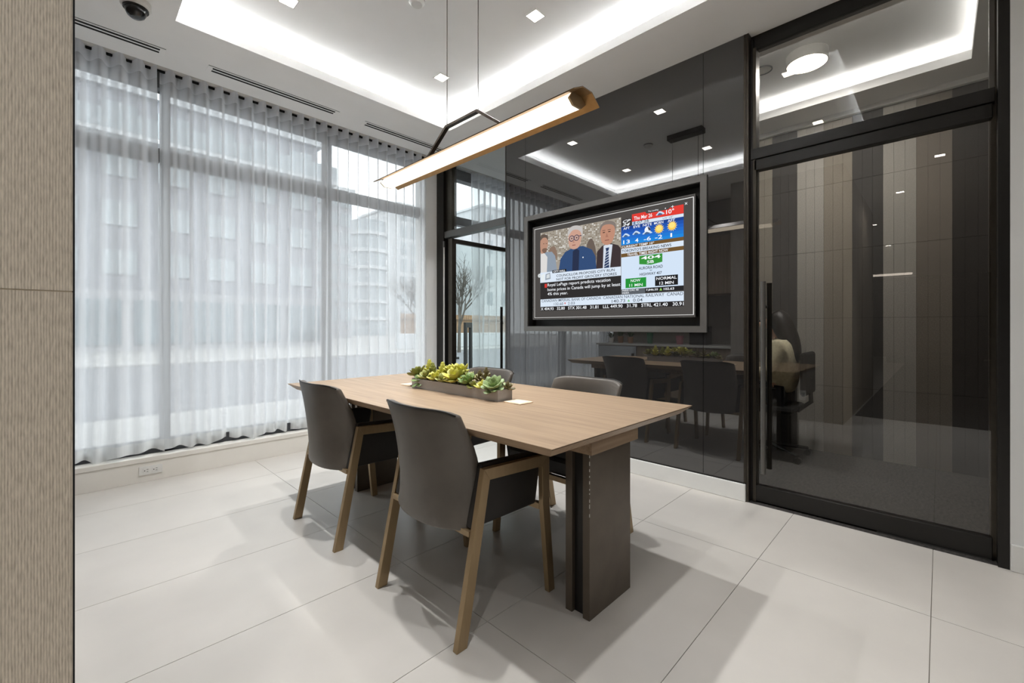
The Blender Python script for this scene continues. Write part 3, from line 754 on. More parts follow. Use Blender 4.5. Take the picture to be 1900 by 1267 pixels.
rosette(1.542, 2.130, 0.822, 0.062, 'yel', 'bright yellow green succulent at the trough front beside the tall stalks', B4, (0, -14))
stalk(1.582, 2.120, 0.890, 0.062, 'yel', 'upright yellow leaved succulent stalk behind the bright front one', True)
stalk(1.560, 2.190, 0.886, 0.058, 'olv', 'upright olive yellow succulent stalk next to the yellow stalk', True)
stalk(1.586, 2.260, 0.898, 0.062, 'yel', 'tallest yellow succulent stalk near the window end of the trough', True)
rosette(1.540, 2.215, 0.822, 0.062, 'olv', 'olive green succulent rosette at the trough front near the window end', B4, (0, -18))
rosette(1.536, 2.285, 0.806, 0.062, 'grn', 'dark green drooping succulent hanging over the trough front', ((4, 50, 0.6), (6, 10, 0.9), (6, -25, 1.0)), (0, -26))
rosette(1.560, 2.350, 0.830, 0.072, 'olv', 'olive yellow open rosette succulent leaning out at the window end of the trough', ((4, 74, 0.5), (6, 46, 0.8), (8, 16, 1.0)), (-26, -10))

# ------------------------------------------------------------------ chairs
def make_chair(label):
    """local frame: +x faces the table; origin on the floor under the chair centre"""
    r = thing('armchair', label, 'chair', (0, 0, 0), 'charcoal leather armchairs around the conference table')
    HW = 0.284; fw = 0.046; ft = 0.024
    def at(poly, axis, a, b_): return MB().prism(poly, axis, a, b_)
    for s in (-1, 1):
        ya, yb = (HW - ft, HW) if s > 0 else (-HW, -HW + ft)
        # rear leg sloping up to the arm, mitred
        rear = [(-0.268, 0), (-0.222, 0), (-0.112, 0.565), (-0.142, 0.610)]
        arm = [(-0.142, 0.610), (-0.112, 0.565), (0.186, 0.548), (0.232, 0.592)]
        front = [(0.232, 0.592), (0.186, 0.548), (0.190, 0.390), (0.230, 0.0), (0.268, 0.0), (0.232, 0.390)]
        make('leg', at(rear, 'y', ya, yb), M_brass, parent=r, bevel=0.0015)
        make('armrest', at(arm, 'y', ya, yb), M_brass, parent=r, bevel=0.0015)
        make('leg', at(front, 'y', ya, yb), M_brass, parent=r, bevel=0.0015)
        # upholstered side panel inside the frame
        yi, yo = (HW - ft - 0.034, HW - ft - 0.001) if s > 0 else (-HW + ft + 0.001, -HW + ft + 0.034)
        side = [(-0.185, 0.395), (0.172, 0.390), (0.205, 0.570), (0.200, 0.606), (-0.13, 0.622)]
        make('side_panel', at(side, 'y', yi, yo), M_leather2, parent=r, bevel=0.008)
    make('seat_rail', MB().box(-0.195, -0.172, -HW + ft, HW - ft, 0.372, 0.392), M_brass, parent=r)
    make('seat_rail', MB().box(0.19, 0.213, -HW + ft, HW - ft, 0.36, 0.385), M_brass, parent=r)
    st = MB(); st.box(-0.17, 0.205, -0.225, 0.225, 0.385, 0.475)
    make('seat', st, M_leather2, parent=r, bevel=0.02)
    # back shell: curved in plan, leaning slightly back, rounded top corners
    NU, NV = 14, 10
    def prof(u, v, front):
        a = (u - 0.5) * 2
        z = 0.385 + v * 0.448
        hw = 0.236
        # rounded top corners
        top = 0.833 - 0.022 * abs(a) ** 6 - 0.006 * (1 - a * a)
        bot = 0.382 - 0.012 * (1 - a * a)
        z = bot + (top - bot) * v
        side_x = -0.185 + 0.05 * math.sin(PI * min(1, v / 0.98)) ** 1.0 - 0.055 * v ** 1.6
        mid_x = -0.248 - 0.052 * v ** 1.3
        k = (1 - abs(a) ** 2.6)
        x = side_x + (mid_x - side_x) * k
        th = 0.046 - 0.012 * v
        if front: x += th
        return (x, a * hw * (1 - (0.012 if front else 0.0)), z)
    b = MB(); vs = []
    idx = {}
    for f in (0, 1):
        for i in range(NU + 1):
            for j in range(NV + 1):
                idx[(f, i, j)] = len(vs); vs.append(prof(i / NU, j / NV, f))
    fs = []
    for f in (0, 1):
        for i in range(NU):
            for j in range(NV):
                q = (idx[(f,i,j)], idx[(f,i+1,j)], idx[(f,i+1,j+1)], idx[(f,i,j+1)])
                fs.append(q if f else q[::-1])
    for i in range(NU):
        fs.append((idx[(0,i,0)], idx[(0,i+1,0)], idx[(1,i+1,0)], idx[(1,i,0)]))
        fs.append((idx[(0,i+1,NV)], idx[(0,i,NV)], idx[(1,i,NV)], idx[(1,i+1,NV)]))
    for j in range(NV):
        fs.append((idx[(0,0,j+1)], idx[(0,0,j)], idx[(1,0,j)], idx[(1,0,j+1)]))
        fs.append((idx[(0,NU,j)], idx[(0,NU,j+1)], idx[(1,NU,j+1)], idx[(1,NU,j)]))
    b.add(vs, fs)
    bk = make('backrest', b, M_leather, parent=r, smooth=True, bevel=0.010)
    # piped seam along the top edge
    pts = []
    for i in range(NU + 1):
        p = prof(i / NU, 1.0, 0); pts.append((p[0] + 0.004, p[1], p[2] + 0.0005))
    make('piping', MB().tube(pts, 0.0035, 6), M_leather2, parent=bk, smooth=True)
    return r
c0 = make_chair('charcoal leather armchair with bronze legs on the camera side of the table, nearest the camera')
c0.location = (1.2175, 1.475, 0)
def chair(x, y, rot, label):
    c = copy_tree(c0); c.location = (x, y, 0); c.rotation_euler = (0, 0, rot); c['label'] = label
    return c
chair(1.2175, 2.452, 0.0, 'charcoal leather armchair with bronze legs on the column side of the table, nearest the window')
chair(1.935, 1.495, PI, 'charcoal leather armchair on the screen side of the table, nearest the glass door')
chair(1.935, 2.335, PI, 'charcoal leather armchair on the screen side of the table, partly behind the succulents')

# ------------------------------------------------------------------ pendant lamp
LX, LY = 1.577, 1.925
pd = thing('pendant_lamp', 'long bronze linear pendant with glowing white diffuser hung over the table', 'lamp', (LX, LY, 3.14))
M_shade = mat('bronze_shade', (150, 118, 78), 0.38, 0.7, noise=(30, 0.08))
M_darkmetal = mat('dark_brown_metal', (58, 48, 38), 0.4, 0.6, noise=(30, 0.08))
part(pd, 'canopy', MB().box(LX - 0.05, LX + 0.05, LY - 0.185, LY + 0.185, 3.14, TZ - 0.0005), M_black, bevel=0.003)
for y in (1.795, 2.07): part(pd, 'cable', MB().tube([(LX, y, 2.298), (LX, y, 3.14)], 0.0022, 6), M_darkmetal)
# yoke: flat bar, top run and two splayed legs
b = MB()
yk = [(1.575, 2.155), (1.795, 2.312), (2.075, 2.312), (2.295, 2.155), (2.275, 2.155), (2.068, 2.298), (1.802, 2.298), (1.597, 2.155)]
b.add([(LX - 0.012, y, z) for y, z in yk] + [(LX + 0.012, y, z) for y, z in yk], [tuple(p) for p in ((0,1,6,7),(1,2,5,6),(2,3,4,5))] + [(15,14,9,8),(14,13,10,9),(13,12,11,10)] +
      [(i, i + 8, (i + 1) % 8 + 8, (i + 1) % 8) for i in range(8)])
part(pd, 'yoke', b, M_darkmetal)
Ya, Yb = 1.085, 2.765
# shade: folded sheet, thin
out = [(-0.096, 2.121), (-0.034, 2.152), (0.034, 2.152), (0.094, 2.109)]
inn = [(0.0925, 2.1065), (0.033, 2.1495), (-0.033, 2.1495), (-0.0945, 2.1185)]
b = MB(); poly = [(LX + a, z) for a, z in out + inn]
n8 = len(poly)
vs = [(p[0], Ya, p[1]) for p in poly] + [(p[0], Yb, p[1]) for p in poly]
fs = [(i, i + n8, (i + 1) % n8 + n8, (i + 1) % n8) for i in range(n8)]
for o_ in (0, n8):
    for i in range(3): fs.append((o_ + i, o_ + i + 1, o_ + 6 - i, o_ + 7 - i))
b.add(vs, fs); part(pd, 'shade', b, M_shade)
sh = [(-0.0965, 2.1215), (-0.0343, 2.1524), (0.0343, 2.1524), (0.0950, 2.1092), (0.0956, 2.1100), (0.0350, 2.1540), (-0.0350, 2.1540), (-0.0972, 2.1224)]
n_ = len(sh); b = MB()
b.add([(LX + a, Ya, z) for a, z in sh] + [(LX + a, Yb, z) for a, z in sh], [(i, i + n_, (i + 1) % n_ + n_, (i + 1) % n_) for i in range(n_)] + [(o_ + i, o_ + i + 1, o_ + 6 - i, o_ + 7 - i) for o_ in (0, n_) for i in range(3)])
part(pd, 'shade_skin', b, M_darkmetal)
dif = [(-0.057, 2.1175), (-0.034, 2.1485), (0.032, 2.1485), (0.060, 2.125), (0.027, 2.0965), (-0.028, 2.0945)]
df = MB().prism([(LX + a, z) for a, z in dif], 'y', Ya + 0.062, Yb - 0.03)
part(pd, 'diffuser', df, emission('pendant_glow', (255, 238, 212), PEND_E))
for (a_, c_) in ((Ya + 0.052, Ya + 0.0615), (Yb - 0.0295, Yb - 0.022)):
    part(pd, 'end_cap', MB().prism([(LX + a * 1.02, z - 0.0005) for a, z in dif], 'y', a_, c_), mat('cap_bronze', (168, 148, 116), 0.4, 0.5))

# ------------------------------------------------------------------ screen niche frame and TV
FY0, FY1, FZ0, FZ1 = 1.143, 2.842, 1.094, 2.179
nf = thing('screen_frame', 'grey metal box frame around the wall screen on the smoked glass', 'frame', (XG, (FY0 + FY1) / 2, FZ0))
M_fr = mat('frame_grey', (104, 102, 99), 0.45, 0.4, noise=(14, 0.05))
bw = 0.044
fx0 = XG - 0.014
part(nf, 'top_rail', MB().box(fx0, XG - 0.0005, FY0, FY1, FZ1 - bw, FZ1), M_fr)
part(nf, 'bottom_rail', MB().box(fx0, XG - 0.0005, FY0, FY1, FZ0, FZ0 + bw), M_fr)
part(nf, 'side_rail', MB().box(fx0, XG - 0.0005, FY0, FY0 + bw, FZ0 + bw, FZ1 - bw), M_fr)
part(nf, 'side_rail', MB().box(fx0, XG - 0.0005, FY1 - bw, FY1, FZ0 + bw, FZ1 - bw), M_fr)
M_niche = mat('niche_black', (24, 23, 22), 0.5)
lx0, lx1, q = XG - 0.0004, XG + 0.095, 0.003
part(nf, 'back_panel', MB().box(lx1, lx1 + q, NY0, NY1, NZ0, NZ1), M_niche)
part(nf, 'lining', MB().box(lx0, lx1, NY0 + q, NY1 - q, NZ1 - q, NZ1), M_niche)
part(nf, 'lining', MB().box(lx0, lx1, NY0 + q, NY1 - q, NZ0, NZ0 + q), M_niche)
part(nf, 'lining', MB().box(lx0, lx1, NY0, NY0 + q, NZ0, NZ1), M_niche)
part(nf, 'lining', MB().box(lx0, lx1, NY1 - q, NY1, NZ0, NZ1), M_niche)

TVX = 3.104
def TVP(s_, t_):      # position on the panel: s to the viewer's right, t up
    return (YL + (YR - YL) * s_, ZB + (ZT - ZB) * t_)
# panel edges measured at x = 3.10, carried to the panel's own plane
kf = TVX / 3.10
YL, YR = 2.744 * kf, 1.232 * kf
ZB, ZT = 1.13 + (1.205 - 1.13) * kf, 1.13 + (2.063 - 1.13) * kf
tv = thing('television', 'wide flat television showing a news broadcast in the grey frame', 'television', (3.186, (YL + YR) / 2, ZB))
part(tv, 'cabinet', MB().box(TVX + 0.0005, TVX + 0.055, YR, YL, ZB, ZT), M_black, bevel=0.002)
part(tv, 'wall_bracket', MB().box(TVX + 0.0552, 3.1868, 1.7, 2.3, 1.4, 1.9), M_black)
part(tv, 'bezel', MB().box(TVX - 0.001, TVX + 0.004, YR - 0.004, YL + 0.004, ZB - 0.004, ZB).box(TVX - 0.001, TVX + 0.004, YR - 0.004, YL + 0.004, ZT, ZT + 0.004)
     .box(TVX - 0.001, TVX + 0.004, YR - 0.004, YR, ZB, ZT).box(TVX - 0.001, TVX + 0.004, YL, YL + 0.004, ZB, ZT), mat('bezel_grey', (120, 118, 116), 0.4, 0.6))
SC = 0.46
def scr(c, k=1.0): return emission('screen_%d_%d_%d' % c, c, SC * k)
layer = [0.0004]
screen = part(tv, 'screen', MB().box(TVX - 0.0002, TVX + 0.0004, YR + 0.001, YL - 0.001, ZB + 0.001, ZT - 0.001), scr((76, 73, 71)))
def flat(name, pts, c, lay):
    b = MB(); n = len(pts)
    x = TVX - 0.0003 - 0.00025 * lay
    v = [(x,) + TVP(*p) for p in pts]
    b.add(v, [tuple(range(n))])
    return part(screen, name, b, scr(c))
def rect(name, s0, s1, t0, t1, c, lay): return flat(name, [(s0, t0), (s1, t0), (s1, t1), (s0, t1)], c, lay)
def ell(name, s, t, rs, rt, c, lay, n=18): return flat(name, [(s + rs * math.cos(2 * PI * k / n), t + rt * math.sin(2 * PI * k / n)) for k in range(n)], c, lay)
def text(string, s0, s1, t0, t1, c, lay=4, bold=0.009, shear=0.0, name='lettering'):
    cu = bpy.data.curves.new('lettering', 'FONT'); cu.body = string; cu.offset = bold; cu.shear = shear; cu.resolution_u = 3
    o = bpy.data.objects.new('lettering', cu); COL.objects.link(o)
    me0 = o.to_mesh()
    vs = [tuple(v.co) for v in me0.vertices]; fs = [tuple(p.vertices) for p in me0.polygons]
    o.to_mesh_clear(); bpy.data.objects.remove(o); bpy.data.curves.remove(cu)
    if not vs: return
    ax0 = min(v[0] for v in vs); ax1 = max(v[0] for v in vs); ay0 = min(v[1] for v in vs); ay1 = max(v[1] for v in vs)
    x = TVX - 0.0003 - 0.00025 * lay
    b = MB()
    b.add([(x,) + TVP(s0 + (s1 - s0) * (v[0] - ax0) / (ax1 - ax0), t0 + (t1 - t0) * (v[1] - ay0) / (ay1 - ay0)) for v in vs], fs)
    o = part(screen, name, b, scr(c)); o['kind'] = 'stuff'
    return o
WH = (240, 243, 248); BK = (38, 38, 40); LT = (212, 224, 238); BR = (110, 84, 50)
# thin white outline
for a in ((0.011, 0.996, 0.978, 0.983), (0.011, 0.996, 0.014, 0.0175), (0.011, 0.0135, 0.014, 0.983), (0.9925, 0.996, 0.014, 0.983)):
    rect('outline', *a, (232, 232, 230), 1)
# broadcast picture: shimmering tile wall and three men
rect('picture', 0.06, 0.616, 0.391, 0.93, (158, 150, 138), 1)
b = MB(); xk = TVX - 0.0003 - 0.0004
rr = random.Random(3)
cols = [((190, 186, 178), MB()), ((132, 122, 108), MB()), ((214, 212, 206), MB())]
for i in range(46):
    for j in range(22):
        q = cols[rr.choice((0, 0, 1, 1, 1, 2))][1]
        if rr.random() < 0.45: continue
        s0 = 0.061 + i * 0.01205; t0 = 0.60 + j * 0.0149
        y0_, z0_ = TVP(s0, t0); y1_, z1_ = TVP(s0 + 0.0095, t0 + 0.0125)
        q.add([(xk, y0_, z0_), (xk, y1_, z0_), (xk, y1_, z1_), (xk, y0_, z1_)], [(0, 1, 2, 3)])
for c, q in cols: part(screen, 'mosaic', q, scr(c))['kind'] = 'stuff'
def blob(name, pts, c, lay):
    """smooth closed outline through the points"""
    out = []
    n = len(pts)
    for i in range(n):
        p0, p1, p2, p3 = pts[i - 1], pts[i], pts[(i + 1) % n], pts[(i + 2) % n]
        for k in range(4):
            t = k / 4
            out.append(tuple(0.5 * (2 * p1[d] + (p2[d] - p0[d]) * t + (2 * p0[d] - 5 * p1[d] + 4 * p2[d] - p3[d]) * t * t + (3 * p1[d] - p0[d] - 3 * p2[d] + p3[d]) * t ** 3) for d in (0, 1)))
    return flat(name, out, c, lay)
# soft shadow shape on the mosaic behind the speakers
blob('picture_shadow', [(0.40, 0.55), (0.40, 0.72), (0.43, 0.78), (0.455, 0.70), (0.46, 0.55)], (104, 92, 84), 3)
blob('picture_shadow', [(0.12, 0.62), (0.13, 0.74), (0.17, 0.76), (0.19, 0.66), (0.16, 0.60)], (134, 112, 98), 3)
# man at the side in a pale jacket
flat('jacket', [(0.06, 0.50), (0.06, 0.70), (0.10, 0.715), (0.15, 0.71), (0.175, 0.66), (0.19, 0.50)], (138, 150, 164), 4)
flat('shirt', [(0.062, 0.48), (0.062, 0.70), (0.09, 0.71), (0.115, 0.66), (0.11, 0.48)], (212, 210, 208), 5)
blob('face', [(0.062, 0.72), (0.06, 0.85), (0.085, 0.885), (0.115, 0.86), (0.118, 0.78), (0.10, 0.72), (0.08, 0.705)], (178, 138, 118), 6)
blob('hair', [(0.061, 0.85), (0.064, 0.90), (0.09, 0.91), (0.117, 0.885), (0.119, 0.84), (0.105, 0.868), (0.08, 0.872)], (96, 84, 76), 7)
blob('beard', [(0.073, 0.735), (0.078, 0.755), (0.095, 0.76), (0.112, 0.75), (0.108, 0.72), (0.09, 0.705)], (122, 96, 82), 7)
rect('eye', 0.083, 0.090, 0.805, 0.812, (70, 54, 48), 7); rect('eye', 0.103, 0.110, 0.803, 0.810, (70, 54, 48), 7)
# man in the middle, dark blue jacket, grey hair, round glasses
flat('jacket', [(0.20, 0.48), (0.215, 0.62), (0.25, 0.685), (0.31, 0.72), (0.375, 0.72), (0.435, 0.67), (0.458, 0.60), (0.465, 0.47)], (52, 76, 116), 8)
flat('shirt', [(0.30, 0.475), (0.305, 0.68), (0.33, 0.705), (0.35, 0.68), (0.345, 0.475)], (42, 50, 74), 9)
blob('face', [(0.276, 0.76), (0.275, 0.86), (0.295, 0.905), (0.335, 0.91), (0.362, 0.87), (0.362, 0.78), (0.345, 0.715), (0.315, 0.70), (0.29, 0.715)], (196, 154, 136), 10)
blob('hair', [(0.270, 0.84), (0.272, 0.90), (0.30, 0.935), (0.345, 0.93), (0.372, 0.89), (0.370, 0.80), (0.360, 0.86), (0.335, 0.892), (0.30, 0.890)], (188, 184, 182), 11)
for cs in (0.297, 0.331):
    ell('glasses', cs, 0.812, 0.019, 0.031, (44, 46, 72), 12); ell('lens', cs, 0.812, 0.0145, 0.024, (188, 156, 146), 13); ell('eye', cs + 0.001, 0.812, 0.005, 0.007, (72, 56, 52), 14)
rect('glasses', 0.350, 0.366, 0.822, 0.830, (44, 46, 72), 12)
flat('nose', [(0.309, 0.80), (0.304, 0.766), (0.319, 0.764)], (176, 132, 116), 13); rect('mouth', 0.301, 0.324, 0.738, 0.746, (136, 84, 80), 13)
rect('pin', 0.372, 0.379, 0.600, 0.612, (236, 238, 240), 10)
# man in a dark suit and striped tie
flat('suit', [(0.462, 0.47), (0.468, 0.64), (0.50, 0.69), (0.545, 0.71), (0.60, 0.675), (0.615, 0.64), (0.615, 0.468)], (62, 52, 54), 8)
flat('shirt', [(0.505, 0.47), (0.51, 0.69), (0.53, 0.70), (0.565, 0.69), (0.55, 0.47)], (206, 214, 226), 9)
flat('tie', [(0.512, 0.47), (0.526, 0.64), (0.522, 0.665), (0.545, 0.668), (0.541, 0.64), (0.545, 0.47)], (44, 58, 92), 10)
for k in range(6): flat('tie_stripe', [(0.514 + k * 0.001, 0.485 + k * 0.026), (0.543, 0.505 + k * 0.026), (0.543, 0.512 + k * 0.026), (0.515 + k * 0.001, 0.492 + k * 0.026)], (196, 204, 214), 11)
blob('face', [(0.492, 0.77), (0.492, 0.86), (0.515, 0.90), (0.555, 0.895), (0.578, 0.86), (0.578, 0.78), (0.56, 0.71), (0.532, 0.692), (0.505, 0.715)], (184, 136, 114), 12)
blob('hair', [(0.486, 0.82), (0.490, 0.885), (0.52, 0.918), (0.56, 0.912), (0.585, 0.875), (0.584, 0.80), (0.575, 0.86), (0.545, 0.886), (0.505, 0.88)], (128, 118, 112), 13)
for cs in (0.512, 0.546): rect('eye', cs - 0.007, cs + 0.007, 0.812, 0.820, (60, 44, 40), 13); rect('brow', cs - 0.010, cs + 0.009, 0.832, 0.838, (110, 86, 76), 13)
flat('nose', [(0.530, 0.81), (0.522, 0.768), (0.540, 0.766)], (164, 116, 98), 13); rect('mouth', 0.518, 0.545, 0.735, 0.742, (128, 78, 72), 13)
# lower third
flat('banner', [(0.06, 0.391), (0.616, 0.391), (0.616, 0.474), (0.165, 0.484), (0.155, 0.50), (0.06, 0.50)], LT, 16)
flat('banner_mark', [(0.068, 0.40), (0.068, 0.47), (0.095, 0.492), (0.095, 0.40)], (222, 228, 230), 17)
flat('banner_mark', [(0.100, 0.415), (0.103, 0.478), (0.138, 0.492), (0.142, 0.425)], (150, 158, 166), 17)
flat('banner_mark', [(0.108, 0.432), (0.110, 0.470), (0.133, 0.480), (0.135, 0.438)], (206, 212, 216), 18)
rect('banner_tag', 0.155, 0.259, 0.481, 0.511, BK, 17)
text('CITY HALL', 0.163, 0.252, 0.486, 0.505, WH, 18, 0.02)
text('COUNCILLOR PROPOSES CITY RUN', 0.186, 0.579, 0.437, 0.462, BK, 18)
text('NOT FOR PROFIT GROCERY STORES', 0.186, 0.591, 0.399, 0.424, BK, 18)
rect('news_box', 0.06, 0.616, 0.213, 0.391, (48, 46, 46), 2)
rect('bullet', 0.093, 0.111, 0.335, 0.376, (208, 58, 52), 3)
text('Royal LePage report predicts vacation', 0.116, 0.552, 0.336, 0.377, WH, 3, 0.004)
text('home prices in Canada will jump by at least', 0.116, 0.612, 0.287, 0.327, WH, 3, 0.004)
text('4% this year.', 0.116, 0.268, 0.242, 0.281, WH, 3, 0.004)
rect('ticker_band', 0.06, 0.949, 0.132, 0.212, LT, 2)
text('CANADIAN IMPERIAL BANK OF CANADA  CANADIAN NATIONAL RAILWAY  CANAD', 0.070, 0.946, 0.180, 0.208, (84, 90, 100), 3, 0.006)
text('132.60', 0.165, 0.235, 0.142, 0.170, (84, 90, 100), 3, 0.004); flat('arrow', [(0.242, 0.166), (0.254, 0.166), (0.248, 0.146)], (206, 84, 76), 3); text('2.03', 0.268, 0.318, 0.142, 0.170, (84, 90, 100), 3, 0.004)
text('140.73', 0.560, 0.640, 0.142, 0.172, (84, 90, 100), 3, 0.004); flat('arrow', [(0.653, 0.146), (0.668, 0.146), (0.660, 0.170)], (120, 190, 120), 3); text('0.04', 0.685, 0.738, 0.142, 0.172, (84, 90, 100), 3, 0.004)
rect('ticker_band', 0.06, 0.949, 0.088, 0.131, (40, 38, 38), 2)
text('X 404.93   32.80   STX 301.48   31.81   LLL 449.90   31.78   STRL 421.40   30.91', 0.063, 0.948, 0.094, 0.124, WH, 3, 0.009)
# right column
flat('header_red', [(0.679, 0.869), (0.948, 0.861), (0.948, 0.936), (0.900, 0.936), (0.893, 0.920), (0.884, 0.932), (0.872, 0.918), (0.845, 0.918), (0.76, 0.918), (0.752, 0.936), (0.679, 0.936)], (218, 62, 54), 2)
text('The Landing', 0.768, 0.822, 0.925, 0.940, WH, 3, 0.006)
rect('dot', 0.856, 0.861, 0.928, 0.936, WH, 3)
text('+', 0.887, 0.901, 0.924, 0.946, WH, 4, 0.0); text('x', 0.953, 0.967, 0.929, 0.947, WH, 4, 0.0)
text('Thu Mar 26', 0.690, 0.790, 0.880, 0.913, WH, 3, 0.012)
text('10°', 0.862, 0.902, 0.880, 0.918, WH, 3, 0.014)
flat('header_white', [(0.68, 0.838), (0.948, 0.834), (0.948, 0.860), (0.68, 0.868)], LT, 2)
rect('chip', 0.683, 0.700, 0.840, 0.866, (146, 168, 200), 3)
text('1:07:26', 0.692, 0.773, 0.842, 0.867, (52, 66, 74), 4, 0.012)
text('UV 10°', 0.845, 0.898, 0.842, 0.856, (96, 104, 116), 3, 0.01)
rect('logo_back', 0.617, 0.679, 0.836, 0.905, (58, 55, 54), 2)
text('CP', 0.626, 0.672, 0.872, 0.898, WH, 3, 0.022, 0.35); text('24', 0.622, 0.668, 0.840, 0.867, WH, 3, 0.022, 0.35)
for k in range(6):
    c = [(34, 132, 214), (36, 118, 206), (38, 106, 198), (38, 94, 188), (36, 82, 170), (34, 66, 140)][k]
    rect('forecast_blue', 0.617, 0.948, 0.667 + k * 0.028, 0.667 + (k + 1) * 0.028, c, 2)
def cloud(s, t, sc=1.0):
    blob('cloud', [(s - 0.022 * sc, t - 0.012), (s - 0.014 * sc, t + 0.004), (s - 0.004 * sc, t + 0.018), (s + 0.010 * sc, t + 0.010), (s + 0.022 * sc, t - 0.010), (s, t - 0.014)], (196, 216, 236), 4)
    blob('cloud', [(s - 0.014 * sc, t - 0.016), (s - 0.004 * sc, t + 0.004), (s + 0.012 * sc, t - 0.012)], (70, 100, 140), 5)
def sun(s, t):
    for k in range(14):
        a = 2 * PI * k / 14
        flat('ray', [(s + 0.020 * math.cos(a + .13), t + 0.035 * math.sin(a + .13)), (s + 0.027 * math.cos(a), t + 0.047 * math.sin(a)), (s + 0.020 * math.cos(a - .13), t + 0.035 * math.sin(a - .13))], (250, 214, 96), 4)
    ell('sun', s, t, 0.0195, 0.034, (248, 200, 84), 5); ell('sun', s, t + 0.006, 0.0145, 0.024, (252, 222, 128), 6)
cloud(0.645, 0.756); cloud(0.704, 0.763)
ell('moon', 0.765, 0.772, 0.016, 0.032, (236, 240, 246), 4); flat('moon', [(0.765, 0.80), (0.778, 0.79), (0.783, 0.765), (0.772, 0.765)], (54, 58, 78), 5); cloud(0.764, 0.752, 1.2)
cloud(0.832, 0.898, 1.0)
sun(0.826, 0.765); sun(0.892, 0.772)
for s_, l_, v_ in ((0.648, 'AFT', '13'), (0.706, 'EVE', '4'), (0.764, 'NITE', '-6'), (0.824, 'MORN', '-2'), (0.888, 'AFT', '1')):
    w_ = 0.0058 * len(l_) + 0.001
    text(l_, s_ - w_, s_ + w_, 0.808, 0.830, WH, 4, 0.012)
    wv = {'13': 0.019, '4': 0.0095, '-6': 0.019, '-2': 0.019, '1': 0.0042}[v_]; text(v_, s_ - wv, s_ + wv, 0.678, 0.712, WH, 7, 0.010)
rect('bar_brown', 0.617, 0.948, 0.636, 0.667, BR, 2); text('CURRENT TEMP 10°', 0.620, 0.800, 0.640, 0.662, WH, 3, 0.010)
rect('bar_white', 0.617, 0.948, 0.591, 0.636, LT, 2); text("TORONTO'S BREAKING NEWS", 0.621, 0.888, 0.600, 0.626, BK, 3, 0.012)
rect('bar_brown', 0.617, 0.948, 0.557, 0.591, BR, 2); text('TRAVEL TIMES RIGHT NOW', 0.652, 0.872, 0.562, 0.585, WH, 3, 0.010)
rect('panel_light', 0.617, 0.948, 0.261, 0.557, (204, 220, 238), 2)
flat('road_shield', [(0.720, 0.477), (0.783, 0.462), (0.843, 0.477), (0.843, 0.550), (0.720, 0.550)], (56, 142, 58), 3)
text('404', 0.730, 0.834, 0.513, 0.543, WH, 4, 0.018); text('SB', 0.762, 0.799, 0.476, 0.502, WH, 4, 0.012)
text('AURORA ROAD', 0.717, 0.845, 0.426, 0.452, BK, 3, 0.010); text('HIGHWAY 407', 0.722, 0.840, 0.372, 0.397, BK, 3, 0.010)
flat('arrow', [(0.773, 0.418), (0.793, 0.418), (0.783, 0.406)], (146, 160, 174), 3)
rect('time_box', 0.642, 0.758, 0.271, 0.357, (40, 142, 58), 3); text('NOW', 0.672, 0.726, 0.322, 0.347, WH, 4, 0.010); text('11 MIN', 0.664, 0.738, 0.281, 0.306, WH, 4, 0.010)
rect('time_box', 0.805, 0.921, 0.271, 0.357, (34, 34, 36), 3); text('NORMAL', 0.812, 0.915, 0.322, 0.347, WH, 4, 0.010); text('12 MIN', 0.828, 0.900, 0.281, 0.306, WH, 4, 0.010)
rect('index_box', 0.617, 0.752, 0.213, 0.261, (92, 96, 102), 3); text('PARIS CAC 40', 0.623, 0.716, 0.242, 0.257, WH, 4, 0.012); text('INDEX', 0.623, 0.663, 0.220, 0.235, WH, 4, 0.012)
rect('index_box', 0.752, 0.948, 0.221, 0.261, BK, 3); text('7,846.55', 0.757, 0.820, 0.231, 0.251, WH, 4, 0.014); flat('arrow', [(0.828, 0.230), (0.842, 0.230), (0.835, 0.254)], (150, 206, 96), 4); text('102.63', 0.850, 0.902, 0.231, 0.251, WH, 4, 0.014)
ell('round_button', 0.053, 0.470, 0.012, 0.021, (214, 218, 218), 18); ell('round_button', 0.053, 0.470, 0.005, 0.009, (180, 188, 190), 19)

# ------------------------------------------------------------------ seated person behind the glass door
def skin(name, verts, edges, radii, m, parent, root=0, sub=2):
    me = bpy.data.meshes.new(name); me.from_pydata(verts, edges, []); me.update()
    o = bpy.data.objects.new(name, me); COL.objects.link(o); o.parent = parent
    sm = o.modifiers.new('skin', 'SKIN')
    for i, r in enumerate(radii):
        sv = me.skin_vertices[0].data[i]; sv.radius = (r, r) if not isinstance(r, tuple) else r; sv.use_root = (i == root)
    q = o.modifiers.new('sub', 'SUBSURF'); q.levels = sub; q.render_levels = sub
    me.materials.append(m)
    sm.use_smooth_shade = True
    return o
PXc, PYc = 4.42, 1.08
oc = thing('task_chair', 'black swivel task chair with star base behind the glass door', 'chair', (PXc, PYc, 0))
part(oc, 'seat', MB().box(PXc - 0.23, PXc + 0.23, PYc - 0.22, PYc + 0.24, 0.40, 0.46), M_dark, bevel=0.03)
part(oc, 'backrest', MB().box(PXc - 0.20, PXc + 0.20, PYc - 0.30, PYc - 0.255, 0.56, 0.92), M_dark, bevel=0.03)
part(oc, 'back_post', MB().tube([(PXc, PYc - 0.2, 0.41), (PXc, PYc - 0.30, 0.5), (PXc, PYc - 0.29, 0.7)], 0.018, 8), M_black)
part(oc, 'gas_lift', MB().tube([(PXc, PYc, 0.09), (PXc, PYc, 0.40)], 0.025, 12), M_black)
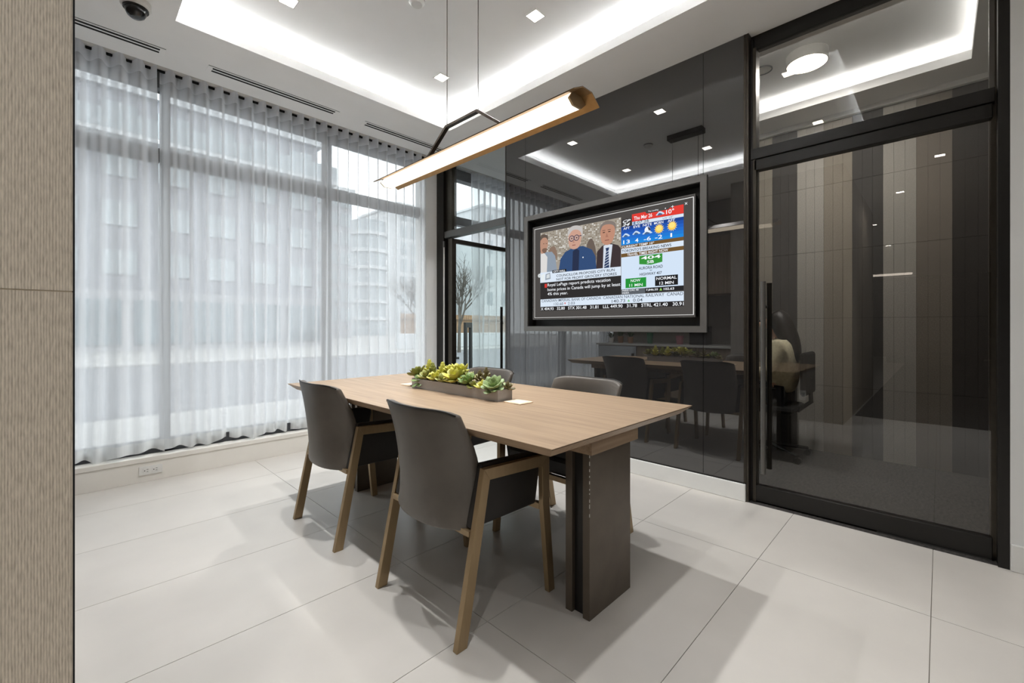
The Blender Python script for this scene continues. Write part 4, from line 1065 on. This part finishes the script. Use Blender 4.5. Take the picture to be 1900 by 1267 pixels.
for k in range(5):
    a = 2 * PI * k / 5 + 0.3; ex, ey = PXc + 0.30 * math.cos(a), PYc + 0.30 * math.sin(a)
    lg = part(oc, 'leg', MB().tube([(PXc, PYc, 0.10), (ex, ey, 0.065)], [0.022, 0.014], 8), M_black)
    part(lg, 'caster', MB().tube([(ex - 0.02, ey, 0.027), (ex + 0.02, ey, 0.027)], 0.027, 10), M_black)
for s in (-1, 1):
    part(oc, 'armrest', MB().box(PXc + s * 0.27 - 0.025, PXc + s * 0.27 + 0.025, PYc - 0.10, PYc + 0.14, 0.60, 0.62).box(PXc + s * 0.27 - 0.012, PXc + s * 0.27 + 0.012, PYc - 0.02, PYc + 0.02, 0.43, 0.60), M_black)
pr = thing('person', 'seated person with long dark hair and beige jacket behind the glass door', 'person', (PXc, PYc, 0.46))
def L_(x, y, z): return (x, y, z - 0.46)
vs = [L_(0, -0.06, 0.53), L_(0, -0.10, 0.70), L_(0, -0.11, 0.88), L_(0, -0.09, 1.00), L_(0, -0.06, 1.07), L_(0, -0.02, 1.15), L_(0, 0.0, 1.23)]
ed = [(i, i + 1) for i in range(6)]; rd = [(0.15, 0.11), (0.14, 0.10), (0.13, 0.085), (0.055, 0.05), (0.045, 0.048), (0.072, 0.085), (0.06, 0.075)]
for s in (-1, 1):
    n0 = len(vs); vs += [L_(s * 0.10, 0.0, 0.53), L_(s * 0.11, 0.38, 0.52), L_(s * 0.11, 0.40, 0.28), L_(s * 0.11, 0.38, 0.07), L_(s * 0.11, 0.50, 0.035)]
    rd += [0.085, 0.062, 0.052, 0.036, 0.032]; ed += [(0, n0), (n0, n0 + 1), (n0 + 1, n0 + 2), (n0 + 2, n0 + 3), (n0 + 3, n0 + 4)]
    n1 = len(vs); vs += [L_(s * 0.18, -0.09, 0.97), L_(s * 0.22, -0.03, 0.74), L_(s * 0.17, 0.20, 0.70), L_(s * 0.155, 0.26, 0.70)]
    rd += [0.036, 0.032, 0.028, 0.024]; ed += [(3, n1), (n1, n1 + 1), (n1 + 1, n1 + 2), (n1 + 2, n1 + 3)]
    for k, (dx, ln) in enumerate(((-0.030, 0.060), (-0.011, 0.078), (0.009, 0.084), (0.028, 0.074))):
        n2 = len(vs); vs += [L_(s * 0.155 + dx, 0.31, 0.705), L_(s * 0.155 + dx * 1.1, 0.31 + ln * 0.6, 0.695), L_(s * 0.155 + dx * 1.1, 0.31 + ln, 0.675)]
        rd += [0.010, 0.009, 0.008]; ed += [(n1 + 3, n2), (n2, n2 + 1), (n2 + 1, n2 + 2)]
    n3 = len(vs); vs += [L_(s * 0.155 - s * 0.04, 0.285, 0.695), L_(s * 0.155 - s * 0.055, 0.315, 0.685)]; rd += [0.011, 0.009]; ed += [(n1 + 3, n3), (n3, n3 + 1)]
skin('body', vs, ed, rd, mat('skin_tone', (196, 152, 126), 0.55, noise=(20, 0.05)), pr)
M_jk = mat('beige_wool', (196, 188, 160), 0.9, noise=(40, 0.12), bump=(120, 0.5))
vs = [L_(0, -0.07, 0.55), L_(0, -0.10, 0.70), L_(0, -0.11, 0.87), L_(0, -0.09, 1.0), L_(0, -0.07, 1.06)]; rd = [(0.185, 0.135), (0.17, 0.125), (0.18, 0.13), (0.13, 0.11), (0.072, 0.075)]
ed = [(0, 1), (1, 2), (2, 3), (3, 4)]
for s in (-1, 1):
    n1 = len(vs); vs += [L_(s * 0.19, -0.09, 0.96), L_(s * 0.235, -0.03, 0.74), L_(s * 0.17, 0.21, 0.70)]; rd += [0.075, 0.06, 0.043]; ed += [(2, n1), (n1, n1 + 1), (n1 + 1, n1 + 2)]
skin('jacket', vs, ed, rd, M_jk, pr)
vs = [L_(0, -0.05, 0.535)]; rd = [(0.175, 0.10)]; ed = []
for s in (-1, 1):
    n0 = len(vs); vs += [L_(s * 0.10, 0.0, 0.535), L_(s * 0.11, 0.385, 0.525), L_(s * 0.11, 0.40, 0.28), L_(s * 0.11, 0.38, 0.10)]
    rd += [0.10, 0.075, 0.065, 0.055]; ed += [(0, n0), (n0, n0 + 1), (n0 + 1, n0 + 2), (n0 + 2, n0 + 3)]
skin('trousers', vs, ed, rd, mat('dark_trousers', (34, 34, 40), 0.9), pr)
M_hair = mat('dark_hair', (24, 19, 17), 0.5, noise=(30, 0.3), stretch=(8, 8, 0.6))
vs = [L_(0, 0.0, 1.245), L_(0, -0.07, 1.20), L_(0, -0.12, 1.08), L_(0, -0.17, 0.95), L_(0.0, -0.19, 0.80)]
skin('hair', vs, [(0, 1), (1, 2), (2, 3), (3, 4)], [(0.085, 0.085), (0.112, 0.10), (0.13, 0.09), (0.14, 0.07), (0.10, 0.04)], M_hair, pr)
skin('shoe', [L_(-0.11, 0.36, 0.05), L_(-0.11, 0.52, 0.04)], [(0, 1)], [0.05, 0.04], M_dark, pr)
skin('shoe', [L_(0.11, 0.36, 0.05), L_(0.11, 0.52, 0.04)], [(0, 1)], [0.05, 0.04], M_dark, pr)
M_eye = mat('eye_dark', (30, 24, 22), 0.2)
for s in (-1, 1):
    make('eye', MB().ball(L_(s * 0.032, 0.078, 1.185), 0.011, 8, 6), M_eye, parent=pr, smooth=True)
    make('ear', MB().ball(L_(s * 0.074, -0.01, 1.17), (0.010, 0.018, 0.028), 8, 6), MATS['skin_tone'], parent=pr, smooth=True)
make('nose', MB().ball(L_(0, 0.092, 1.155), (0.012, 0.018, 0.022), 8, 6), MATS['skin_tone'], parent=pr, smooth=True)
make('mouth', MB().ball(L_(0, 0.080, 1.115), (0.022, 0.008, 0.007), 8, 6), mat('lips', (150, 84, 80), 0.5), parent=pr, smooth=True)

# ------------------------------------------------------------------ outdoors
M_road = mat('asphalt', (120, 120, 124), 0.9, noise=(2, 0.1))
M_walk = mat('concrete_walk', (166, 164, 162), 0.9, noise=(1.5, 0.06))
struct('pavement', MB().box(-60, 90, 4.43, 8.2, -0.40, -0.15), M_walk, 'pale concrete pavement outside the window', 'pavement')
struct('street', MB().box(-60, 90, 8.2, 19.5, -0.45, -0.20), M_road, 'grey asphalt street outside the window', 'street')
struct('pavement_far', MB().box(-60, 120, 19.5, 120, -0.40, -0.15), M_walk, 'pale concrete forecourt across the street', 'pavement')
M_conc = mat('facade_concrete', (164, 164, 168), 0.85, noise=(0.6, 0.05))
M_pale = mat('facade_pale', (196, 198, 200), 0.85, noise=(0.6, 0.04))
M_dkfac = mat('facade_dark', (147, 148, 154), 0.8, noise=(0.6, 0.06))
M_bgl = mat('facade_glass', (124, 134, 140), 0.12, 0.1, noise=(0.4, 0.15))
M_bgl2 = mat('facade_glass_light', (160, 167, 171), 0.12, noise=(0.4, 0.12))
def bld(name, label, x0, x1, y0, y1, h, wall, floors, cols, glass, z0=3.6, win=(0.7, 0.6), band=None, right=False, bfrom=0):
    t = thing(name, label, 'building', ((x0 + x1) / 2, y0, -0.15))
    part(t, 'wall', MB().box(x0, x1, y0, y1, -0.15, h), wall)
    part(t, 'roof', MB().box(x0 - 0.3, x1 + 0.3, y0 - 0.3, y1, h, h + 0.4), M_pale)
    fh = (h - z0) / floors; cw = (x1 - x0) / cols
    wb = {}
    for f in range(floors):
        for c in range(cols):
            xa = x0 + cw * (c + 0.5 - win[0] / 2); za = z0 + fh * (f + 0.5 - win[1] / 2)
            w = part(t, 'window', MB().box(xa, xa + cw * win[0], y0 - 0.08, y0 - 0.001, za, za + fh * win[1]), glass)
            part(w, 'mullion', MB().box(xa + cw * win[0] * 0.48, xa + cw * win[0] * 0.52, y0 - 0.13, y0 - 0.081, za, za + fh * win[1]), M_pale)
        if band and f >= bfrom:
            bl = part(t, 'balcony', MB().box(x0 + 0.2, x1 + (0.9 if right else -0.2), y0 - 1.3, y0 - 0.14, z0 + fh * f - 0.12, z0 + fh * f + 0.12), M_pale)
            part(bl, 'railing', MB().box(x0 + 0.2, x1 + (0.9 if right else -0.2), y0 - 1.3, y0 - 1.25, z0 + fh * f + 0.13, z0 + fh * f + 1.15), band)
    if right:
        for f in range(floors):
            part(t, 'window', MB().box(x1 + 0.001, x1 + 0.08, y0 + 0.6, y0 + 3.5, z0 + fh * (f + 0.2), z0 + fh * (f + 0.8)), glass)
    return t
bld('apartment_block', 'long grey apartment block with glazed balconies across the street behind the sheers', -16, 13.2, 33, 46, 14.4, M_dkfac, 4, 12, M_bgl2, 3.4, (0.62, 0.5), M_bgl2, True, 3)
bt = thing('building_podium', 'low dark glazed shopfront along the foot of the grey apartment block', 'building', (0, 31.8, -0.15))
part(bt, 'wall', MB().box(-16, 13.0, 31.2, 32.9, -0.15, 3.1), M_conc)
for k in range(11): part(bt, 'shop_window', MB().box(-15.5 + k * 2.6, -13.4 + k * 2.6, 31.1, 31.199, 0.2, 2.6), M_bgl)
bld('office_tower', 'grey green glass tower just beyond the apartment block corner', 19.5, 24.0, 50, 60, 17, M_conc, 7, 3, M_bgl2, 1.5, (0.8, 0.7))
ct = thing('round_tower', 'cylindrical pale glass tower with white bands further down the street', 'building', (33.5, 64, -0.15))
part(ct, 'wall', MB().lathe([(2.6, -0.15), (2.6, 17.5), (0, 17.5)], 33.5, 64, 32), M_bgl2)
for k in range(6): part(ct, 'floor_band', MB().lathe([(2.62, 2.2 + k * 2.6), (2.9, 2.2 + k * 2.6), (2.9, 2.7 + k * 2.6), (2.62, 2.7 + k * 2.6)], 33.5, 64, 32), M_pale)
bld('condo_tower', 'pale tower with green glass bays further down the street', 40, 48, 66, 80, 22, M_pale, 7, 4, M_bgl2, 1.5, (0.6, 0.7))
bld('white_house_block', 'pale flat roofed block seen over the open door transom', 52, 66, 58, 70, 22.5, M_pale, 4, 4, M_bgl, 4, (0.35, 0.5))
# timber fence, low wall, bollard lights, bare tree beyond the open door
fn_ = thing('timber_fence', 'brown timber fence across the forecourt beyond the open door', 'fence', (21, 24.5, -0.15))
b = MB()
for k in range(60): b.box(15 + k * 0.2, 15.185 + k * 0.2, 24.5, 24.54, -0.1, 2.0)
part(fn_, 'boards', b, mat('fence_wood', (150, 122, 96), 0.85, noise=(4, 0.15)))['kind'] = 'stuff'
part(fn_, 'rail', MB().box(15, 27, 24.42, 24.5, 1.6, 1.7).box(15, 27, 24.42, 24.5, 0.3, 0.4), mat('fence_rail', (112, 92, 74), 0.85))
tag(make('planter_wall', MB().box(13.5, 26, 22.2, 22.7, -0.15, 0.75), M_pale, bevel=0.03), 'low white planter wall in front of the timber fence', 'wall')
def bollard(x, y, hgt, label):
    t = thing('bollard_light', label, 'bollard', (x, y, -0.15))
    for s in (-1, 1): part(t, 'post', MB().box(x + s * 0.09 - 0.03, x + s * 0.09 + 0.03, y - 0.05, y + 0.05, -0.15, hgt), M_black)
    part(t, 'cap', MB().box(x - 0.12, x + 0.12, y - 0.05, y + 0.05, hgt, hgt + 0.14), M_black)
    part(t, 'base', MB().box(x - 0.2, x + 0.2, y - 0.12, y + 0.12, -0.15, -0.06), M_black)
bollard(7.72, 9.2, 1.12, 'black open framed bollard light outside, nearer the open glass door')
bollard(10.9, 13.9, 1.3, 'black open framed bollard light outside, further from the open glass door')
def tree(x, y, hgt, seed, label):
    rnd = random.Random(seed)
    t = thing('bare_tree', label, 'tree', (x, y, -0.15))
    tr_ = MB(); br = MB()
    def grow(p, d, ln, r, dep):
        q = p + d * ln
        (tr_ if dep == 0 else br).tube([p, p.lerp(q, 0.5) + Vector((rnd.uniform(-.05, .05), rnd.uniform(-.05, .05), 0)) * ln, q], [r, r * 0.85, r * 0.7], 5, caps=False)
        if dep >= 6: return
        for k in range(4 if dep < 3 else 2):
            nd = (d + Vector((rnd.uniform(-.8, .8), rnd.uniform(-.8, .8), rnd.uniform(-.1, .5)))).normalized()
            grow(p.lerp(q, rnd.uniform(0.65, 1.0)), nd, ln * rnd.uniform(0.6, 0.8), r * 0.58, dep + 1)
    grow(Vector((x, y, -0.15)), Vector((0.03, 0, 1)).normalized(), hgt * 0.30, 0.10, 0)
    part(t, 'trunk', tr_, mat('bark', (92, 86, 80), 0.9, noise=(6, 0.2)))
    part(t, 'branches', br, MATS['bark'])
tree(14.0, 17.4, 5.6, 5, 'bare branching tree outside beyond the open glass door')
tree(19.5, 29.0, 7.0, 9, 'bare tree behind the sheers near the curtain end')
